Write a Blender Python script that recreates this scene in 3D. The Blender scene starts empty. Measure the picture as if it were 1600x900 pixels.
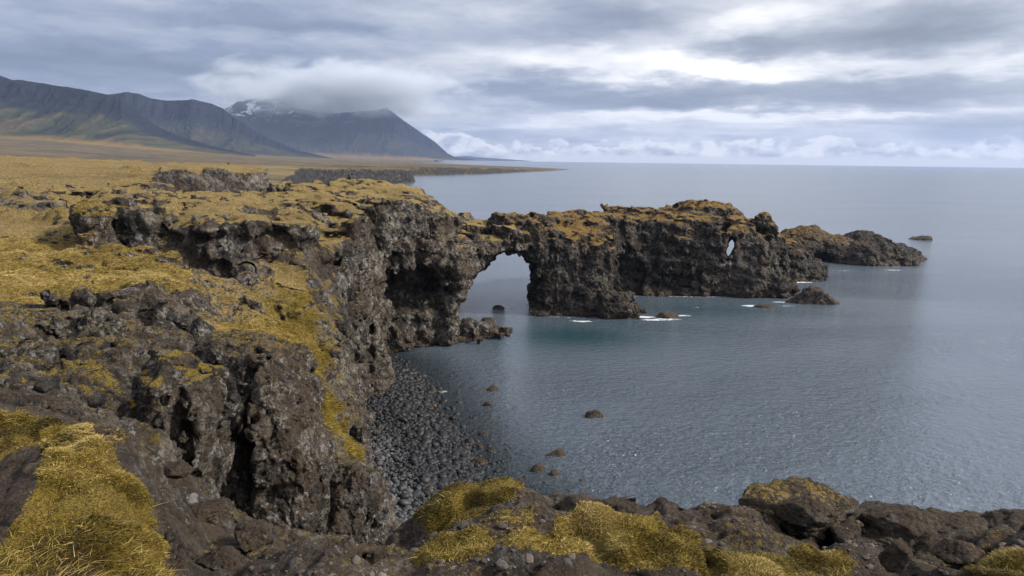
import bpy, math, time
import numpy as np
T0 = time.time()
R = math.radians
scene = bpy.context.scene
COL = scene.collection

# ------------------------------------------------------------------ camera
EYE = 30.0; FPX = 1067.0; PITCH = math.atan(200.0/FPX); ROLL = 0.0130
cF = np.array([0, math.cos(PITCH), -math.sin(PITCH)]); cU0 = np.array([0, math.sin(PITCH), math.cos(PITCH)]); cR0 = np.array([1.0, 0, 0])
cR = math.cos(ROLL)*cR0 + math.sin(ROLL)*cU0; cU = -math.sin(ROLL)*cR0 + math.cos(ROLL)*cU0
cam_d = bpy.data.cameras.new('camera'); cam = bpy.data.objects.new('camera', cam_d); COL.objects.link(cam)
from mathutils import Matrix
cam.matrix_world = Matrix(((cR[0], cU[0], -cF[0], 0), (cR[1], cU[1], -cF[1], 0), (cR[2], cU[2], -cF[2], EYE), (0, 0, 0, 1)))
cam_d.sensor_width = 36; cam_d.lens = 36*FPX/1600; cam_d.clip_start = 0.1; cam_d.clip_end = 120000
scene.camera = cam

# ------------------------------------------------------------------ view, sun, sampling
vs = scene.view_settings
vs.view_transform = 'Standard'; vs.look = 'None'; vs.gamma = 1; vs.use_curve_mapping = False; vs.exposure = 0.62
scene.cycles.max_bounces = 5; scene.cycles.diffuse_bounces = 2; scene.cycles.glossy_bounces = 2
scene.cycles.volume_bounces = 2; scene.cycles.transmission_bounces = 2
scene.cycles.use_denoising = True
SUN_AZ = 94.0; SUN_EL = 35.0
sd_ = bpy.data.lights.new('sun', 'SUN'); sd_.energy = 3.3; sd_.angle = R(5); sd_.color = (1.0, 0.93, 0.82)
sun = bpy.data.objects.new('sun', sd_); COL.objects.link(sun)
sun.rotation_euler = (R(90-SUN_EL), 0, R(180-SUN_AZ))

def ray(px, py):
    return cF + (px-800)/FPX*cR - (py-450)/FPX*cU
def W(px, py, z=0.0):            # the point at height z
    d = ray(px, py); t = (z-EYE)/d[2]; return (d[0]*t, d[1]*t)
def D(px, py, Y):                # the point at depth Y
    d = ray(px, py); t = Y/d[1]; return (d[0]*t, Y, EYE+d[2]*t)
def azel(px, py):
    d = ray(px, py); d = d/np.linalg.norm(d); return math.atan2(d[0], d[1]), math.asin(d[2])

# ------------------------------------------------------------------ world: sky and overcast
class NT:
    def __init__(s, tree): s.t = tree; s.n = tree.nodes; s.l = tree.links
    def node(s, typ, **kw):
        n = s.n.new(typ)
        for k, v in kw.items(): setattr(n, k, v)
        return n
    def put(s, sock, v):
        if hasattr(v, 'is_output') or isinstance(v, bpy.types.NodeSocket): s.l.new(v, sock)
        elif v is not None:
            if isinstance(v, (tuple, list)) and len(v) == 3 and sock.type == 'RGBA': v = (*v, 1)
            sock.default_value = v
    def m(s, op, a, b=None, c=None, clamp=False):
        n = s.n.new('ShaderNodeMath'); n.operation = op; n.use_clamp = clamp
        s.put(n.inputs[0], a)
        if b is not None: s.put(n.inputs[1], b)
        if c is not None: s.put(n.inputs[2], c)
        return n.outputs[0]
    def vm(s, op, a, b=None):
        n = s.n.new('ShaderNodeVectorMath'); n.operation = op; s.put(n.inputs[0], a)
        if b is not None: s.put(n.inputs[1], b)
        return n.outputs[0]
    def noise(s, vec, scale, detail=5, rough=0.55, dist=0.0, out=0, lac=2.0):
        n = s.n.new('ShaderNodeTexNoise'); s.put(n.inputs['Vector'], vec); s.put(n.inputs['Scale'], scale)
        n.inputs['Detail'].default_value = detail; n.inputs['Roughness'].default_value = rough; n.inputs['Distortion'].default_value = dist
        n.inputs['Lacunarity'].default_value = lac
        return n.outputs[out]
    def vor(s, vec, scale, feature='F1', out=0, rnd=1.0):
        n = s.n.new('ShaderNodeTexVoronoi'); n.feature = feature; s.put(n.inputs['Vector'], vec); n.inputs['Scale'].default_value = scale
        n.inputs['Randomness'].default_value = rnd
        return n.outputs[out]
    def ramp(s, f, stops, interp='LINEAR'):
        n = s.n.new('ShaderNodeValToRGB'); n.color_ramp.interpolation = interp; s.put(n.inputs[0], f)
        e = n.color_ramp.elements
        while len(e) < len(stops): e.new(0.5)
        for i, (p, c) in enumerate(stops):
            e[i].position = p
            if isinstance(c, (int, float)): c = (c, c, c)
            e[i].color = (*c, 1)
        return n.outputs[0]
    def mix(s, f, a, b, mode='MIX'):
        n = s.n.new('ShaderNodeMix'); n.data_type = 'RGBA'; n.blend_type = mode
        s.put(n.inputs[0], f); s.put(n.inputs[6], a); s.put(n.inputs[7], b)
        return n.outputs[2]
    def mapr(s, v, a, b, c=0.0, d=1.0, smooth=True):
        n = s.n.new('ShaderNodeMapRange'); n.interpolation_type = 'SMOOTHSTEP' if smooth else 'LINEAR'
        for i, x in enumerate((v, a, b, c, d)): s.put(n.inputs[i], x)
        return n.outputs[0]
    def comb(s, x, y, z):
        n = s.n.new('ShaderNodeCombineXYZ')
        for i, v in enumerate((x, y, z)): s.put(n.inputs[i], v)
        return n.outputs[0]
    def sep(s, v):
        n = s.n.new('ShaderNodeSeparateXYZ'); s.put(n.inputs[0], v); return n.outputs
    def attr(s, name, out=2):
        n = s.n.new('ShaderNodeAttribute'); n.attribute_name = name; return n.outputs[out]
    def mapping(s, vec, scale=(1, 1, 1), rot=(0, 0, 0)):
        n = s.n.new('ShaderNodeMapping'); s.put(n.inputs['Vector'], vec); n.inputs['Scale'].default_value = scale; n.inputs['Rotation'].default_value = rot
        return n.outputs[0]

def make_world():
    w = bpy.data.worlds.new('World'); scene.world = w; w.use_nodes = True
    t = NT(w.node_tree); t.n.clear()
    STR = 0.1
    sky = t.node('ShaderNodeTexSky', sky_type='NISHITA'); sky.sun_disc = False
    sky.sun_elevation = R(SUN_EL); sky.sun_rotation = R(SUN_AZ)
    tc = t.node('ShaderNodeTexCoord').outputs['Generated']
    x, y, z = t.sep(tc)
    az = t.m('ARCTAN2', x, y); el = t.m('ARCSINE', z)
    elp = t.m('MAXIMUM', el, 0.0)
    # the layer seen in perspective: streaks flatten towards the horizon
    k = t.m('ADD', t.m('MAXIMUM', z, 0.0), 0.10)
    pl = t.comb(t.m('DIVIDE', x, k), t.m('DIVIDE', y, k), 0.0)
    wob = t.vm('SCALE', t.vm('SUBTRACT', t.noise(pl, 1.3, 4, 0.55, out=1), (0.5, 0.5, 0.5)), None)
    wob.node.inputs['Scale'].default_value = 0.9
    plw = t.vm('ADD', pl, wob)
    n1 = t.noise(plw, 1.15, 7, 0.52)
    n2 = t.noise(t.vm('ADD', pl, (7.3, 2.1, 0)), 3.0, 8, 0.62, 0.4)
    # wobble of the az/el position for the big banks
    wb = t.sep(t.noise(plw, 0.9, 4, 0.55, out=1))
    wb2 = t.sep(t.noise(t.mapping(t.comb(az, el, 0.0), (1, 3, 1)), 9.0, 4, 0.6, out=1))
    azw = t.m('ADD', t.m('ADD', az, t.m('MULTIPLY', t.m('SUBTRACT', wb[0], 0.5), 0.16)), t.m('MULTIPLY', t.m('SUBTRACT', wb2[0], 0.5), 0.10))
    elw = t.m('ADD', t.m('ADD', el, t.m('MULTIPLY', t.m('SUBTRACT', wb[1], 0.5), 0.05)), t.m('MULTIPLY', t.m('SUBTRACT', wb2[1], 0.5), 0.045))
    # (px, py, half width px, half height px, amplitude)
    banks = [(120, 95, 260, 30, -.26), (400, 30, 120, 18, -.18), (60, 30, 160, 22, -.05), (420, 100, 140, 24, -.02),
             (250, 120, 200, 14, .04), (620, 125, 90, 18, .03), (460, 58, 260, 10, .08), (940, 25, 110, 26, -.24), (860, 70, 100, 20, -.08), (1150, 72, 75, 13, -.30),
             (1370, 45, 150, 34, -.42), (1480, 60, 60, 20, -.15), (1000, 100, 220, 22, .28), (1130, 105, 80, 16, .25), (1240, 22, 90, 22, .22), (1130, 30, 60, 16, .15),
             (1560, 40, 50, 40, .12), (1300, 110, 200, 12, .20), (860, 140, 190, 18, -.24), (1180, 135, 240, 15, -.26), (1480, 130, 150, 20, -.16), (1130, 160, 200, 9, -.25),
             (1440, 172, 130, 7, .24), (1550, 190, 120, 20, -.22), (740, 130, 90, 30, .10), (700, 168, 140, 12, -.05), (640, 190, 80, 10, .10), (900, 198, 160, 8, .22),
             (1250, 185, 200, 8, .06), (1040, 183, 180, 7, .26), (600, 150, 60, 18, .16), (640, 60, 200, 30, -.02)]
    acc = None
    for px, py, hw, hh, a in banks:
        a0, e0 = azel(px, py); ia = FPX/hw*0.95; ie = FPX/hh*0.95
        dx = t.m('MULTIPLY', t.m('SUBTRACT', azw, a0), ia); dy = t.m('MULTIPLY', t.m('SUBTRACT', elw, e0), ie)
        r2 = t.m('MULTIPLY_ADD', dx, dx, t.m('MULTIPLY', dy, dy))
        g = t.m('DIVIDE', 1.0, t.m('ADD', 1.0, t.m('MULTIPLY', r2, r2)))
        acc = t.m('MULTIPLY', g, a) if acc is None else t.m('MULTIPLY_ADD', g, a, acc)
    right = t.mapr(az, -0.35, 0.35, 0.0, 1.0)
    base = t.m('ADD', t.m('MULTIPLY_ADD', right, 0.20, 0.40), acc)
    b = t.m('ADD', base, t.m('MULTIPLY', t.m('SUBTRACT', n1, 0.5), 0.62))
    b = t.m('ADD', b, t.m('MULTIPLY', t.m('SUBTRACT', n2, 0.5), 0.38))
    # cumulus row low over the sea
    cv = t.comb(t.m('MULTIPLY', az, 1.0), t.m('MULTIPLY', el, 1.7), 0.0)
    cn = t.noise(cv, 34.0, 6, 0.6, 0.2); cbig = t.noise(cv, 8.0, 4, 0.6)
    top = t.m('MULTIPLY_ADD', cbig, 0.085, t.m('MULTIPLY_ADD', cn, 0.045, -0.036))
    cum = t.m('MULTIPLY', t.mapr(t.m('SUBTRACT', top, el), -0.002, 0.005), t.mapr(az, -0.22, -0.10))
    puff = t.noise(t.vm('ADD', cv, (0.0, -0.012, 0)), 30.0, 6, 0.6, 0.3)
    lit = t.mapr(t.m('SUBTRACT', top, el), 0.0, 0.035, 0.82, 0.48)
    cb = t.m('ADD', lit, t.m('MULTIPLY', t.m('SUBTRACT', puff, 0.50), 1.7))
    b = t.m('ADD', t.m('MULTIPLY', b, t.m('SUBTRACT', 1.0, t.m('MULTIPLY', cum, 0.9))), t.m('MULTIPLY', cb, t.m('MULTIPLY', cum, 0.9)))
    # clear pale strip on the horizon to the right
    strip = t.m('MULTIPLY', t.mapr(el, 0.012, 0.006), t.mapr(az, -0.12, 0.1))
    b = t.m('ADD', t.m('MULTIPLY', b, t.m('SUBTRACT', 1.0, strip)), t.m('MULTIPLY', strip, 0.70))
    b = t.m('MULTIPLY_ADD', t.m('SUBTRACT', b, 0.5), 1.35, 0.54)
    colw = t.ramp(b, [(0.0, (0.17, 0.18, 0.20)), (0.25, (0.25, 0.265, 0.295)), (0.5, (0.38, 0.395, 0.43)), (0.72, (0.56, 0.565, 0.58)), (0.9, (0.74, 0.73, 0.72)), (1.0, (0.84, 0.82, 0.79))])
    col = t.ramp(b, [(0.0, (0.14, 0.17, 0.235)), (0.22, (0.20, 0.235, 0.325)), (0.45, (0.325, 0.355, 0.43)), (0.66, (0.49, 0.505, 0.555)), (0.88, (0.70, 0.70, 0.735)), (1.0, (0.80, 0.795, 0.80))])
    col = t.mix(t.mapr(az, -0.25, 0.45, 0.0, 0.85), col, colw)
    # overcast is brighter overhead
    up = t.mapr(el, 0.22, 0.85, 1.0, ZENITH)
    # and round the hidden sun
    sv = (math.sin(R(SUN_AZ))*math.cos(R(SUN_EL)), math.cos(R(SUN_AZ))*math.cos(R(SUN_EL)), math.sin(R(SUN_EL)))
    dt = t.vm('DOT_PRODUCT', tc, sv).node.outputs['Value']
    glow = t.mapr(dt, 0.80, 1.0, 0.0, 1.2)
    gain = t.m('MULTIPLY', t.m('ADD', up, glow), 1.0/STR)
    cloud = t.vm('SCALE', col, None); t.put(cloud.node.inputs['Scale'], gain)
    cover = 0.93
    out = t.mix(cover, sky.outputs[0], cloud)
    bg = t.node('ShaderNodeBackground'); t.put(bg.inputs[0], out); bg.inputs[1].default_value = STR
    o = t.node('ShaderNodeOutputWorld'); t.l.new(bg.outputs[0], o.inputs[0])
    w.cycles.sampling_method = 'MANUAL'; w.cycles.sample_map_resolution = 512
ZENITH = 1.35
make_world()

# ------------------------------------------------------------------ numpy noise
rng = np.random.RandomState(11)
LAT = (rng.rand(64*64*64).astype(np.float32)*2-1)
def vn(x, y, z):
    xi = np.floor(x); yi = np.floor(y); zi = np.floor(z)
    fx = (x-xi).astype(np.float32); fy = (y-yi).astype(np.float32); fz = (z-zi).astype(np.float32)
    fx = fx*fx*(3-2*fx); fy = fy*fy*(3-2*fy); fz = fz*fz*(3-2*fz)
    xi = xi.astype(np.int32); yi = yi.astype(np.int32); zi = zi.astype(np.int32)
    x0 = (xi & 63) << 12; x1 = ((xi+1) & 63) << 12; y0 = (yi & 63) << 6; y1 = ((yi+1) & 63) << 6; z0 = zi & 63; z1 = (zi+1) & 63
    a = LAT[x0+y0+z0]; b = LAT[x1+y0+z0]; r00 = a+(b-a)*fx
    a = LAT[x0+y1+z0]; b = LAT[x1+y1+z0]; r10 = a+(b-a)*fx
    a = LAT[x0+y0+z1]; b = LAT[x1+y0+z1]; r01 = a+(b-a)*fx
    a = LAT[x0+y1+z1]; b = LAT[x1+y1+z1]; r11 = a+(b-a)*fx
    r0 = r00+(r10-r00)*fy; r1 = r01+(r11-r01)*fy
    return r0+(r1-r0)*fz
def rot(x, y, z):
    return 0.8*x+0.6*y*0.8-0.36*z, -0.6*x+0.64*y-0.48*z, 0.6*y+0.8*z
def fbm(x, y, z, L, n=4, gain=0.5, ridged=False):
    x = x/L; y = y/L; z = z/L; s = 0; a = 1.0; tot = 0
    for i in range(n):
        x, y, z = rot(x*1.0, y, z)
        v = vn(x+13.7*i, y+5.1*i, z+9.3*i)
        if ridged: v = 1-2*np.abs(v)*1.6
        s = s+a*v; tot += a; a *= gain; x = x*2.03; y = y*2.03; z = z*2.03
    return s/tot
JIT = rng.rand(32*32*32, 6).astype(np.float32)
def worley(x, y, z, L):
    """returns F1, F2, facet height, cell random"""
    x = (x/L).astype(np.float32); y = (y/L).astype(np.float32); z = (z/L).astype(np.float32)
    xi = np.floor(x).astype(np.int32); yi = np.floor(y).astype(np.int32); zi = np.floor(z).astype(np.int32)
    f1 = np.full(x.shape, 9.0, np.float32); f2 = f1.copy(); fac = np.zeros_like(f1); rid = np.zeros_like(f1)
    for i in (-1, 0, 1):
        for j in (-1, 0, 1):
            for k in (-1, 0, 1):
                J = JIT[(((xi+i) & 31) << 10)+(((yi+j) & 31) << 5)+((zi+k) & 31)]
                dx = x-(xi+i+J[:, 0]); dy = y-(yi+j+J[:, 1]); dz = z-(zi+k+J[:, 2])
                d = dx*dx+dy*dy+dz*dz
                near = d < f1
                f2 = np.where(near, f1, np.minimum(f2, d))
                f1 = np.where(near, d, f1)
                g = dx*(J[:, 3]-.5)+dy*(J[:, 4]-.5)+dz*(J[:, 5]-.5)
                fac = np.where(near, g, fac); rid = np.where(near, J[:, 3], rid)
    return np.sqrt(f1), np.sqrt(f2), fac, rid
def smooth(a, b, v):
    t = np.clip((v-a)/(b-a), 0, 1); return t*t*(3-2*t)

# ------------------------------------------------------------------ implicit surfaces -> quads
def surface_nets(F, o, h):
    nx, ny, nz = F.shape; S = F > 0
    c = S[:-1, :-1, :-1].astype(np.int8)
    cnt = c.copy()
    for i in (0, 1):
        for j in (0, 1):
            for k in (0, 1):
                if i+j+k: cnt += S[i:nx-1+i, j:ny-1+j, k:nz-1+k]
    act = np.nonzero((cnt > 0) & (cnt < 8)); del cnt, c
    I, J, K = [a.astype(np.int32) for a in act]
    n = len(I); vid = np.full((nx-1, ny-1, nz-1), -1, np.int32); vid[act] = np.arange(n, dtype=np.int32)
    P = np.zeros((n, 3), np.float32); C = np.zeros(n, np.float32)
    cor = [(i, j, k) for i in (0, 1) for j in (0, 1) for k in (0, 1)]
    V = {c_: F[I+c_[0], J+c_[1], K+c_[2]] for c_ in cor}
    for a in cor:
        for ax in range(3):
            if a[ax] == 0:
                b = list(a); b[ax] = 1; b = tuple(b)
                va, vb = V[a], V[b]; m = (va > 0) != (vb > 0)
                t = np.where(m, va/np.where(m, va-vb, 1), 0)
                for q in range(3):
                    P[:, q] += np.where(m, (t if q == ax else a[q]), 0)
                C += m
    P /= C[:, None]
    P += np.stack([I, J, K], 1); P = P*h+np.array(o, np.float32)
    quads = []
    for ax in range(3):
        sl0 = [slice(1, -1)]*3; sl1 = [slice(1, -1)]*3
        sl0[ax] = slice(0, -1); sl1[ax] = slice(1, None)
        A = S[tuple(sl0)]; B = S[tuple(sl1)]
        e = np.nonzero(A != B); ins = A[e]
        idx = [e[q]+(0 if q == ax else 1) for q in range(3)]
        u, v = [(1, 2), (2, 0), (0, 1)][ax]
        def cell(du, dv):
            q = [idx[0].copy(), idx[1].copy(), idx[2].copy()]; q[u] = q[u]-du; q[v] = q[v]-dv; return vid[q[0], q[1], q[2]]
        Q = np.stack([cell(1, 1), cell(0, 1), cell(0, 0), cell(1, 0)], 1)
        Q[~ins] = Q[~ins][:, ::-1]
        quads.append(Q)
    Q = np.concatenate(quads); Q = Q[(Q >= 0).all(1)]
    return P, Q
def normals(P, Q):
    n = np.cross(P[Q[:, 2]]-P[Q[:, 0]], P[Q[:, 3]]-P[Q[:, 1]])
    N = np.zeros_like(P)
    for a in range(3):
        s = 0
        for k in range(4): s = s+np.bincount(Q[:, k], n[:, a], len(P))
        N[:, a] = s
    return N/np.maximum(np.linalg.norm(N, axis=1, keepdims=True), 1e-9)
def subdivide(P, Q):
    n = len(P); E = np.concatenate([Q[:, [0, 1]], Q[:, [1, 2]], Q[:, [2, 3]], Q[:, [3, 0]]]); E.sort(1)
    key = E[:, 0].astype(np.int64)*n+E[:, 1]; u, inv = np.unique(key, return_inverse=True); inv = inv.ravel()
    em = (P[u//n]+P[u % n])/2; fm = P[Q].mean(1)
    m = len(Q); e = [n+inv[k*m:(k+1)*m] for k in range(4)]; f = n+len(u)+np.arange(m)
    Q2 = np.concatenate([np.stack([Q[:, 0], e[0], f, e[3]], 1), np.stack([e[0], Q[:, 1], e[1], f], 1), np.stack([f, e[1], Q[:, 2], e[2]], 1), np.stack([e[3], f, e[2], Q[:, 3]], 1)])
    return np.concatenate([P, em, fm]).astype(np.float32), Q2
def relax(P, Q, k=1, w=0.5):
    for _ in range(k):
        s = np.zeros_like(P); c = np.zeros(len(P))
        for a, b in ((0, 1), (1, 2), (2, 3), (3, 0)):
            c += np.bincount(Q[:, a], minlength=len(P))+np.bincount(Q[:, b], minlength=len(P))
            for q in range(3): s[:, q] += np.bincount(Q[:, a], P[Q[:, b], q], len(P))+np.bincount(Q[:, b], P[Q[:, a], q], len(P))
        P = P*(1-w)+w*s/np.maximum(c, 1)[:, None]
    return P.astype(np.float32)
def mesh_obj(name, P, Q, mat, attrs=None, smooth_sh=True, parent=None):
    me = bpy.data.meshes.new(name)
    k = Q.shape[1]; me.vertices.add(len(P)); me.vertices.foreach_set('co', np.ascontiguousarray(P, dtype=np.float32).ravel())
    me.loops.add(Q.size); me.loops.foreach_set('vertex_index', np.ascontiguousarray(Q, dtype=np.int32).ravel())
    me.polygons.add(len(Q)); me.polygons.foreach_set('loop_start', np.arange(0, Q.size, k, dtype=np.int32))
    me.update(calc_edges=True)
    me.polygons.foreach_set('use_smooth', np.full(len(Q), smooth_sh))
    for an, av in (attrs or {}).items():
        a = me.attributes.new(an, 'FLOAT', 'POINT'); a.data.foreach_set('value', np.ascontiguousarray(av, dtype=np.float32))
    me.materials.append(mat)
    o = bpy.data.objects.new(name, me); COL.objects.link(o)
    if parent: o.parent = parent
    return o
def tag(o, label=None, cat=None, group=None, kind=None):
    if label: o['label'] = label
    if cat: o['category'] = cat
    if group: o['group'] = group
    if kind: o['kind'] = kind
    return o
def grid_mesh(nu, nv):
    i = np.arange(nu-1)[:, None]*nv+np.arange(nv-1)[None]; i = i.ravel()
    return np.stack([i, i+nv, i+nv+1, i+1], 1)
def poly_sd(x, y, poly):
    p = np.array(poly, float); q = np.roll(p, -1, 0); d = np.full(x.shape, 1e9); s = np.zeros(x.shape, bool)
    for (ax, ay), (bx, by) in zip(p, q):
        ex, ey = bx-ax, by-ay; wx, wy = x-ax, y-ay
        t = np.clip((wx*ex+wy*ey)/(ex*ex+ey*ey+1e-12), 0, 1)
        d = np.minimum(d, (wx-t*ex)**2+(wy-t*ey)**2)
        c = (ay <= y) != (by <= y)
        if abs(ey) > 1e-12: s ^= c & (x < ax+(y-ay)*ex/ey)
    return np.sqrt(d)*np.where(s, -1, 1)
class TPS:
    def __init__(s, pts, warp, lam=1e-4):
        a = np.array(pts, float); s.w = warp; u, v = warp(a[:, 0], a[:, 1]); s.u, s.v = u, v
        n = len(a); r = (u[:, None]-u)**2+(v[:, None]-v)**2
        K = 0.5*r*np.log(r+1e-12)+lam*np.eye(n); Pm = np.stack([np.ones(n), u, v], 1)
        M = np.block([[K, Pm], [Pm.T, np.zeros((3, 3))]]); s.c = np.linalg.solve(M, np.concatenate([a[:, 2], np.zeros(3)]))
    def __call__(s, x, y):
        u, v = s.w(x, y); o = s.c[-3]+s.c[-2]*u+s.c[-1]*v
        for i in range(len(s.u)):
            r = (u-s.u[i])**2+(v-s.v[i])**2; o = o+s.c[i]*0.5*r*np.log(r+1e-12)
        return o

# ------------------------------------------------------------------ materials
def new_mat(name):
    m = bpy.data.materials.new(name); m.use_nodes = True; t = NT(m.node_tree); t.n.clear()
    b = t.node('ShaderNodeBsdfPrincipled'); o = t.node('ShaderNodeOutputMaterial'); t.l.new(b.outputs[0], o.inputs[0])
    return m, t, b
def bump(t, h, strength, dist, prev=None):
    n = t.node('ShaderNodeBump'); n.inputs['Strength'].default_value = strength; n.inputs['Distance'].default_value = dist
    t.put(n.inputs['Height'], h)
    if prev is not None: t.put(n.inputs['Normal'], prev)
    return n.outputs[0]
def _fix_scale(t, s):
    for n in t.n:
        if n.type == 'VECT_MATH' and n.operation == 'SCALE' and not n.inputs['Scale'].is_linked: n.inputs['Scale'].default_value = 0.35*s
def mat_rock(name, s, tone=1.0, lichen=0.5, tide=True, gfreq=1.0, warm=0.0, gt=(1, 1, 1), soil=0.7):
    """s = size in metres of the middle-sized features seen at this distance"""
    m, t, b = new_mat(name)
    co = t.node('ShaderNodeTexCoord').outputs['Object']; g = t.node('ShaderNodeNewGeometry'); pz = t.sep(g.outputs['Position'])[2]
    t.n[-1]
    big = t.noise(co, 0.16/s, 4, 0.55); mid = t.noise(co, 1.0/s, 8, 0.72, 0.6); fine = t.noise(co, 5.0/s, 6, 0.75, 0.4)
    v = t.m('ADD', t.m('MULTIPLY', mid, 0.6), t.m('ADD', t.m('MULTIPLY', big, 0.22), t.m('MULTIPLY', fine, 0.28)))
    k = tone
    rock = t.ramp(v, [(0.42, (0.009*k, 0.008*k, 0.008*k)), (0.51, (0.029*k, 0.024*k, 0.021*k)), (0.57, (0.11*k, 0.092*k, 0.074*k)), (0.65, (0.34*k, 0.29*k, 0.235*k))])
    # brown weathered rock and dirt
    br = t.mapr(t.noise(t.vm('ADD', co, (31.0, 7.0, 3.0)), 0.35/s, 6, 0.65), 0.48-0.1*warm, 0.62)
    rock = t.mix(t.m('MULTIPLY', br, 0.55+0.3*warm), rock, t.mix(fine, (0.045, 0.030, 0.020), (0.16, 0.115, 0.075)))
    # pale lichen crust
    la = t.noise(t.vm('ADD', co, (3.0, 17.0, 9.0)), 0.5/s, 3, 0.6); lb = t.noise(t.vm('ADD', co, (13.0, 1.0, 5.0)), 2.0/s, 9, 0.78, 0.5)
    lm = t.m('MULTIPLY', t.mapr(la, 0.47, 0.60), t.mapr(lb, 0.50, 0.58))
    rock = t.mix(t.m('MULTIPLY', lm, lichen), rock, t.mix(fine, (0.24, 0.235, 0.22), (0.50, 0.48, 0.44)))
    nzz = t.sep(g.outputs['Normal'])[2]
    so = t.m('MULTIPLY', t.mapr(t.m('ADD', nzz, t.m('MULTIPLY', t.m('SUBTRACT', mid, 0.5), 1.3)), 0.62, 0.86), t.mapr(t.noise(t.vm('ADD', co, (5.0, 50.0, 3.0)), 0.3/s, 6, 0.65), 0.40, 0.56))
    rock = t.mix(t.m('MULTIPLY', so, soil), rock, t.mix(t.mapr(fine, 0.35, 0.65), (0.024, 0.015, 0.010), (0.095, 0.062, 0.038)))
    if tide:
        zz = t.m('ADD', pz, t.m('MULTIPLY', t.m('SUBTRACT', mid, 0.5), 1.2))
        bm = t.m('MULTIPLY', t.mapr(zz, 0.25, 0.5), t.mapr(zz, 1.3, 0.8))
        rock = t.mix(t.m('MULTIPLY', bm, 0.75), rock, (0.105, 0.068, 0.035))
        rock = t.mix(t.mapr(zz, 0.35, 0.05), rock, (0.012, 0.012, 0.013))
    # moss and grass
    ga = t.attr('grass'); ol = t.attr('olive')
    n1 = t.noise(co, 2.4*gfreq/s, 6, 0.72, 0.4); n2 = t.noise(t.mapping(co, (1, 1, 2.5)), 9.0*gfreq/s, 4, 0.7)
    gm = t.mapr(t.m('ADD', t.m('ADD', ga, t.m('MULTIPLY', t.m('SUBTRACT', n1, 0.5), 1.9)), t.m('MULTIPLY', t.m('SUBTRACT', n2, 0.5), 0.9)), 0.42, 0.58)
    patch = t.noise(t.mapping(co, (0.45, 1.0, 1.0)), 0.55/s, 6, 0.65)
    pm = t.mapr(t.m('ADD', patch, t.m('MULTIPLY', t.m('SUBTRACT', ol, 0.5), 0.5)), 0.40, 0.62)
    n2c = t.mapr(n2, 0.36, 0.64); straw = t.mix(n2c, (0.20, 0.135, 0.038), (0.47, 0.335, 0.125)); olive = t.mix(n2c, (0.092, 0.063, 0.010), (0.36, 0.248, 0.032))
    gc = t.mix(pm, straw, olive)
    gc = t.mix(t.mapr(n1, 0.56, 0.70, 0, 0.6), gc, (0.085, 0.058, 0.022)); gc = t.mix(t.mapr(t.noise(t.mapping(co, (0.3, 1, 1)), 0.25/s, 6, 0.65), 0.5, 0.62, 0, 0.45), gc, (0.18, 0.115, 0.036))
    gc = t.mix(1.0, gc, gt, 'MULTIPLY'); t.put(b.inputs['Base Color'], t.mix(gm, rock, gc))
    b.inputs['Roughness'].default_value = 0.85
    t.put(b.inputs['Roughness'], t.mapr(pz, 0.3, 1.4, 0.45, 0.85) if tide else 0.85)
    b.inputs['Specular IOR Level'].default_value = 0.3
    kn = t.vor(t.vm('ADD', co, t.vm('SCALE', t.noise(co, 2.5/s, 3, 0.6, out=1), None)), 2.6/s)
    h = t.m('ADD', t.m('ADD', t.m('MULTIPLY', mid, 1.0), t.m('MULTIPLY', fine, 0.5)), t.m('MULTIPLY', kn, -0.42))
    hg = t.m('ADD', t.m('MULTIPLY', n1, 0.5), t.m('MULTIPLY', n2, 0.3))
    hh = t.m('ADD', t.m('MULTIPLY', h, t.m('SUBTRACT', 1.0, gm)), t.m('MULTIPLY', hg, gm))
    t.put(b.inputs['Normal'], bump(t, hh, 1.0, 1.15*s)); _fix_scale(t, s)
    return m

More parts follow.
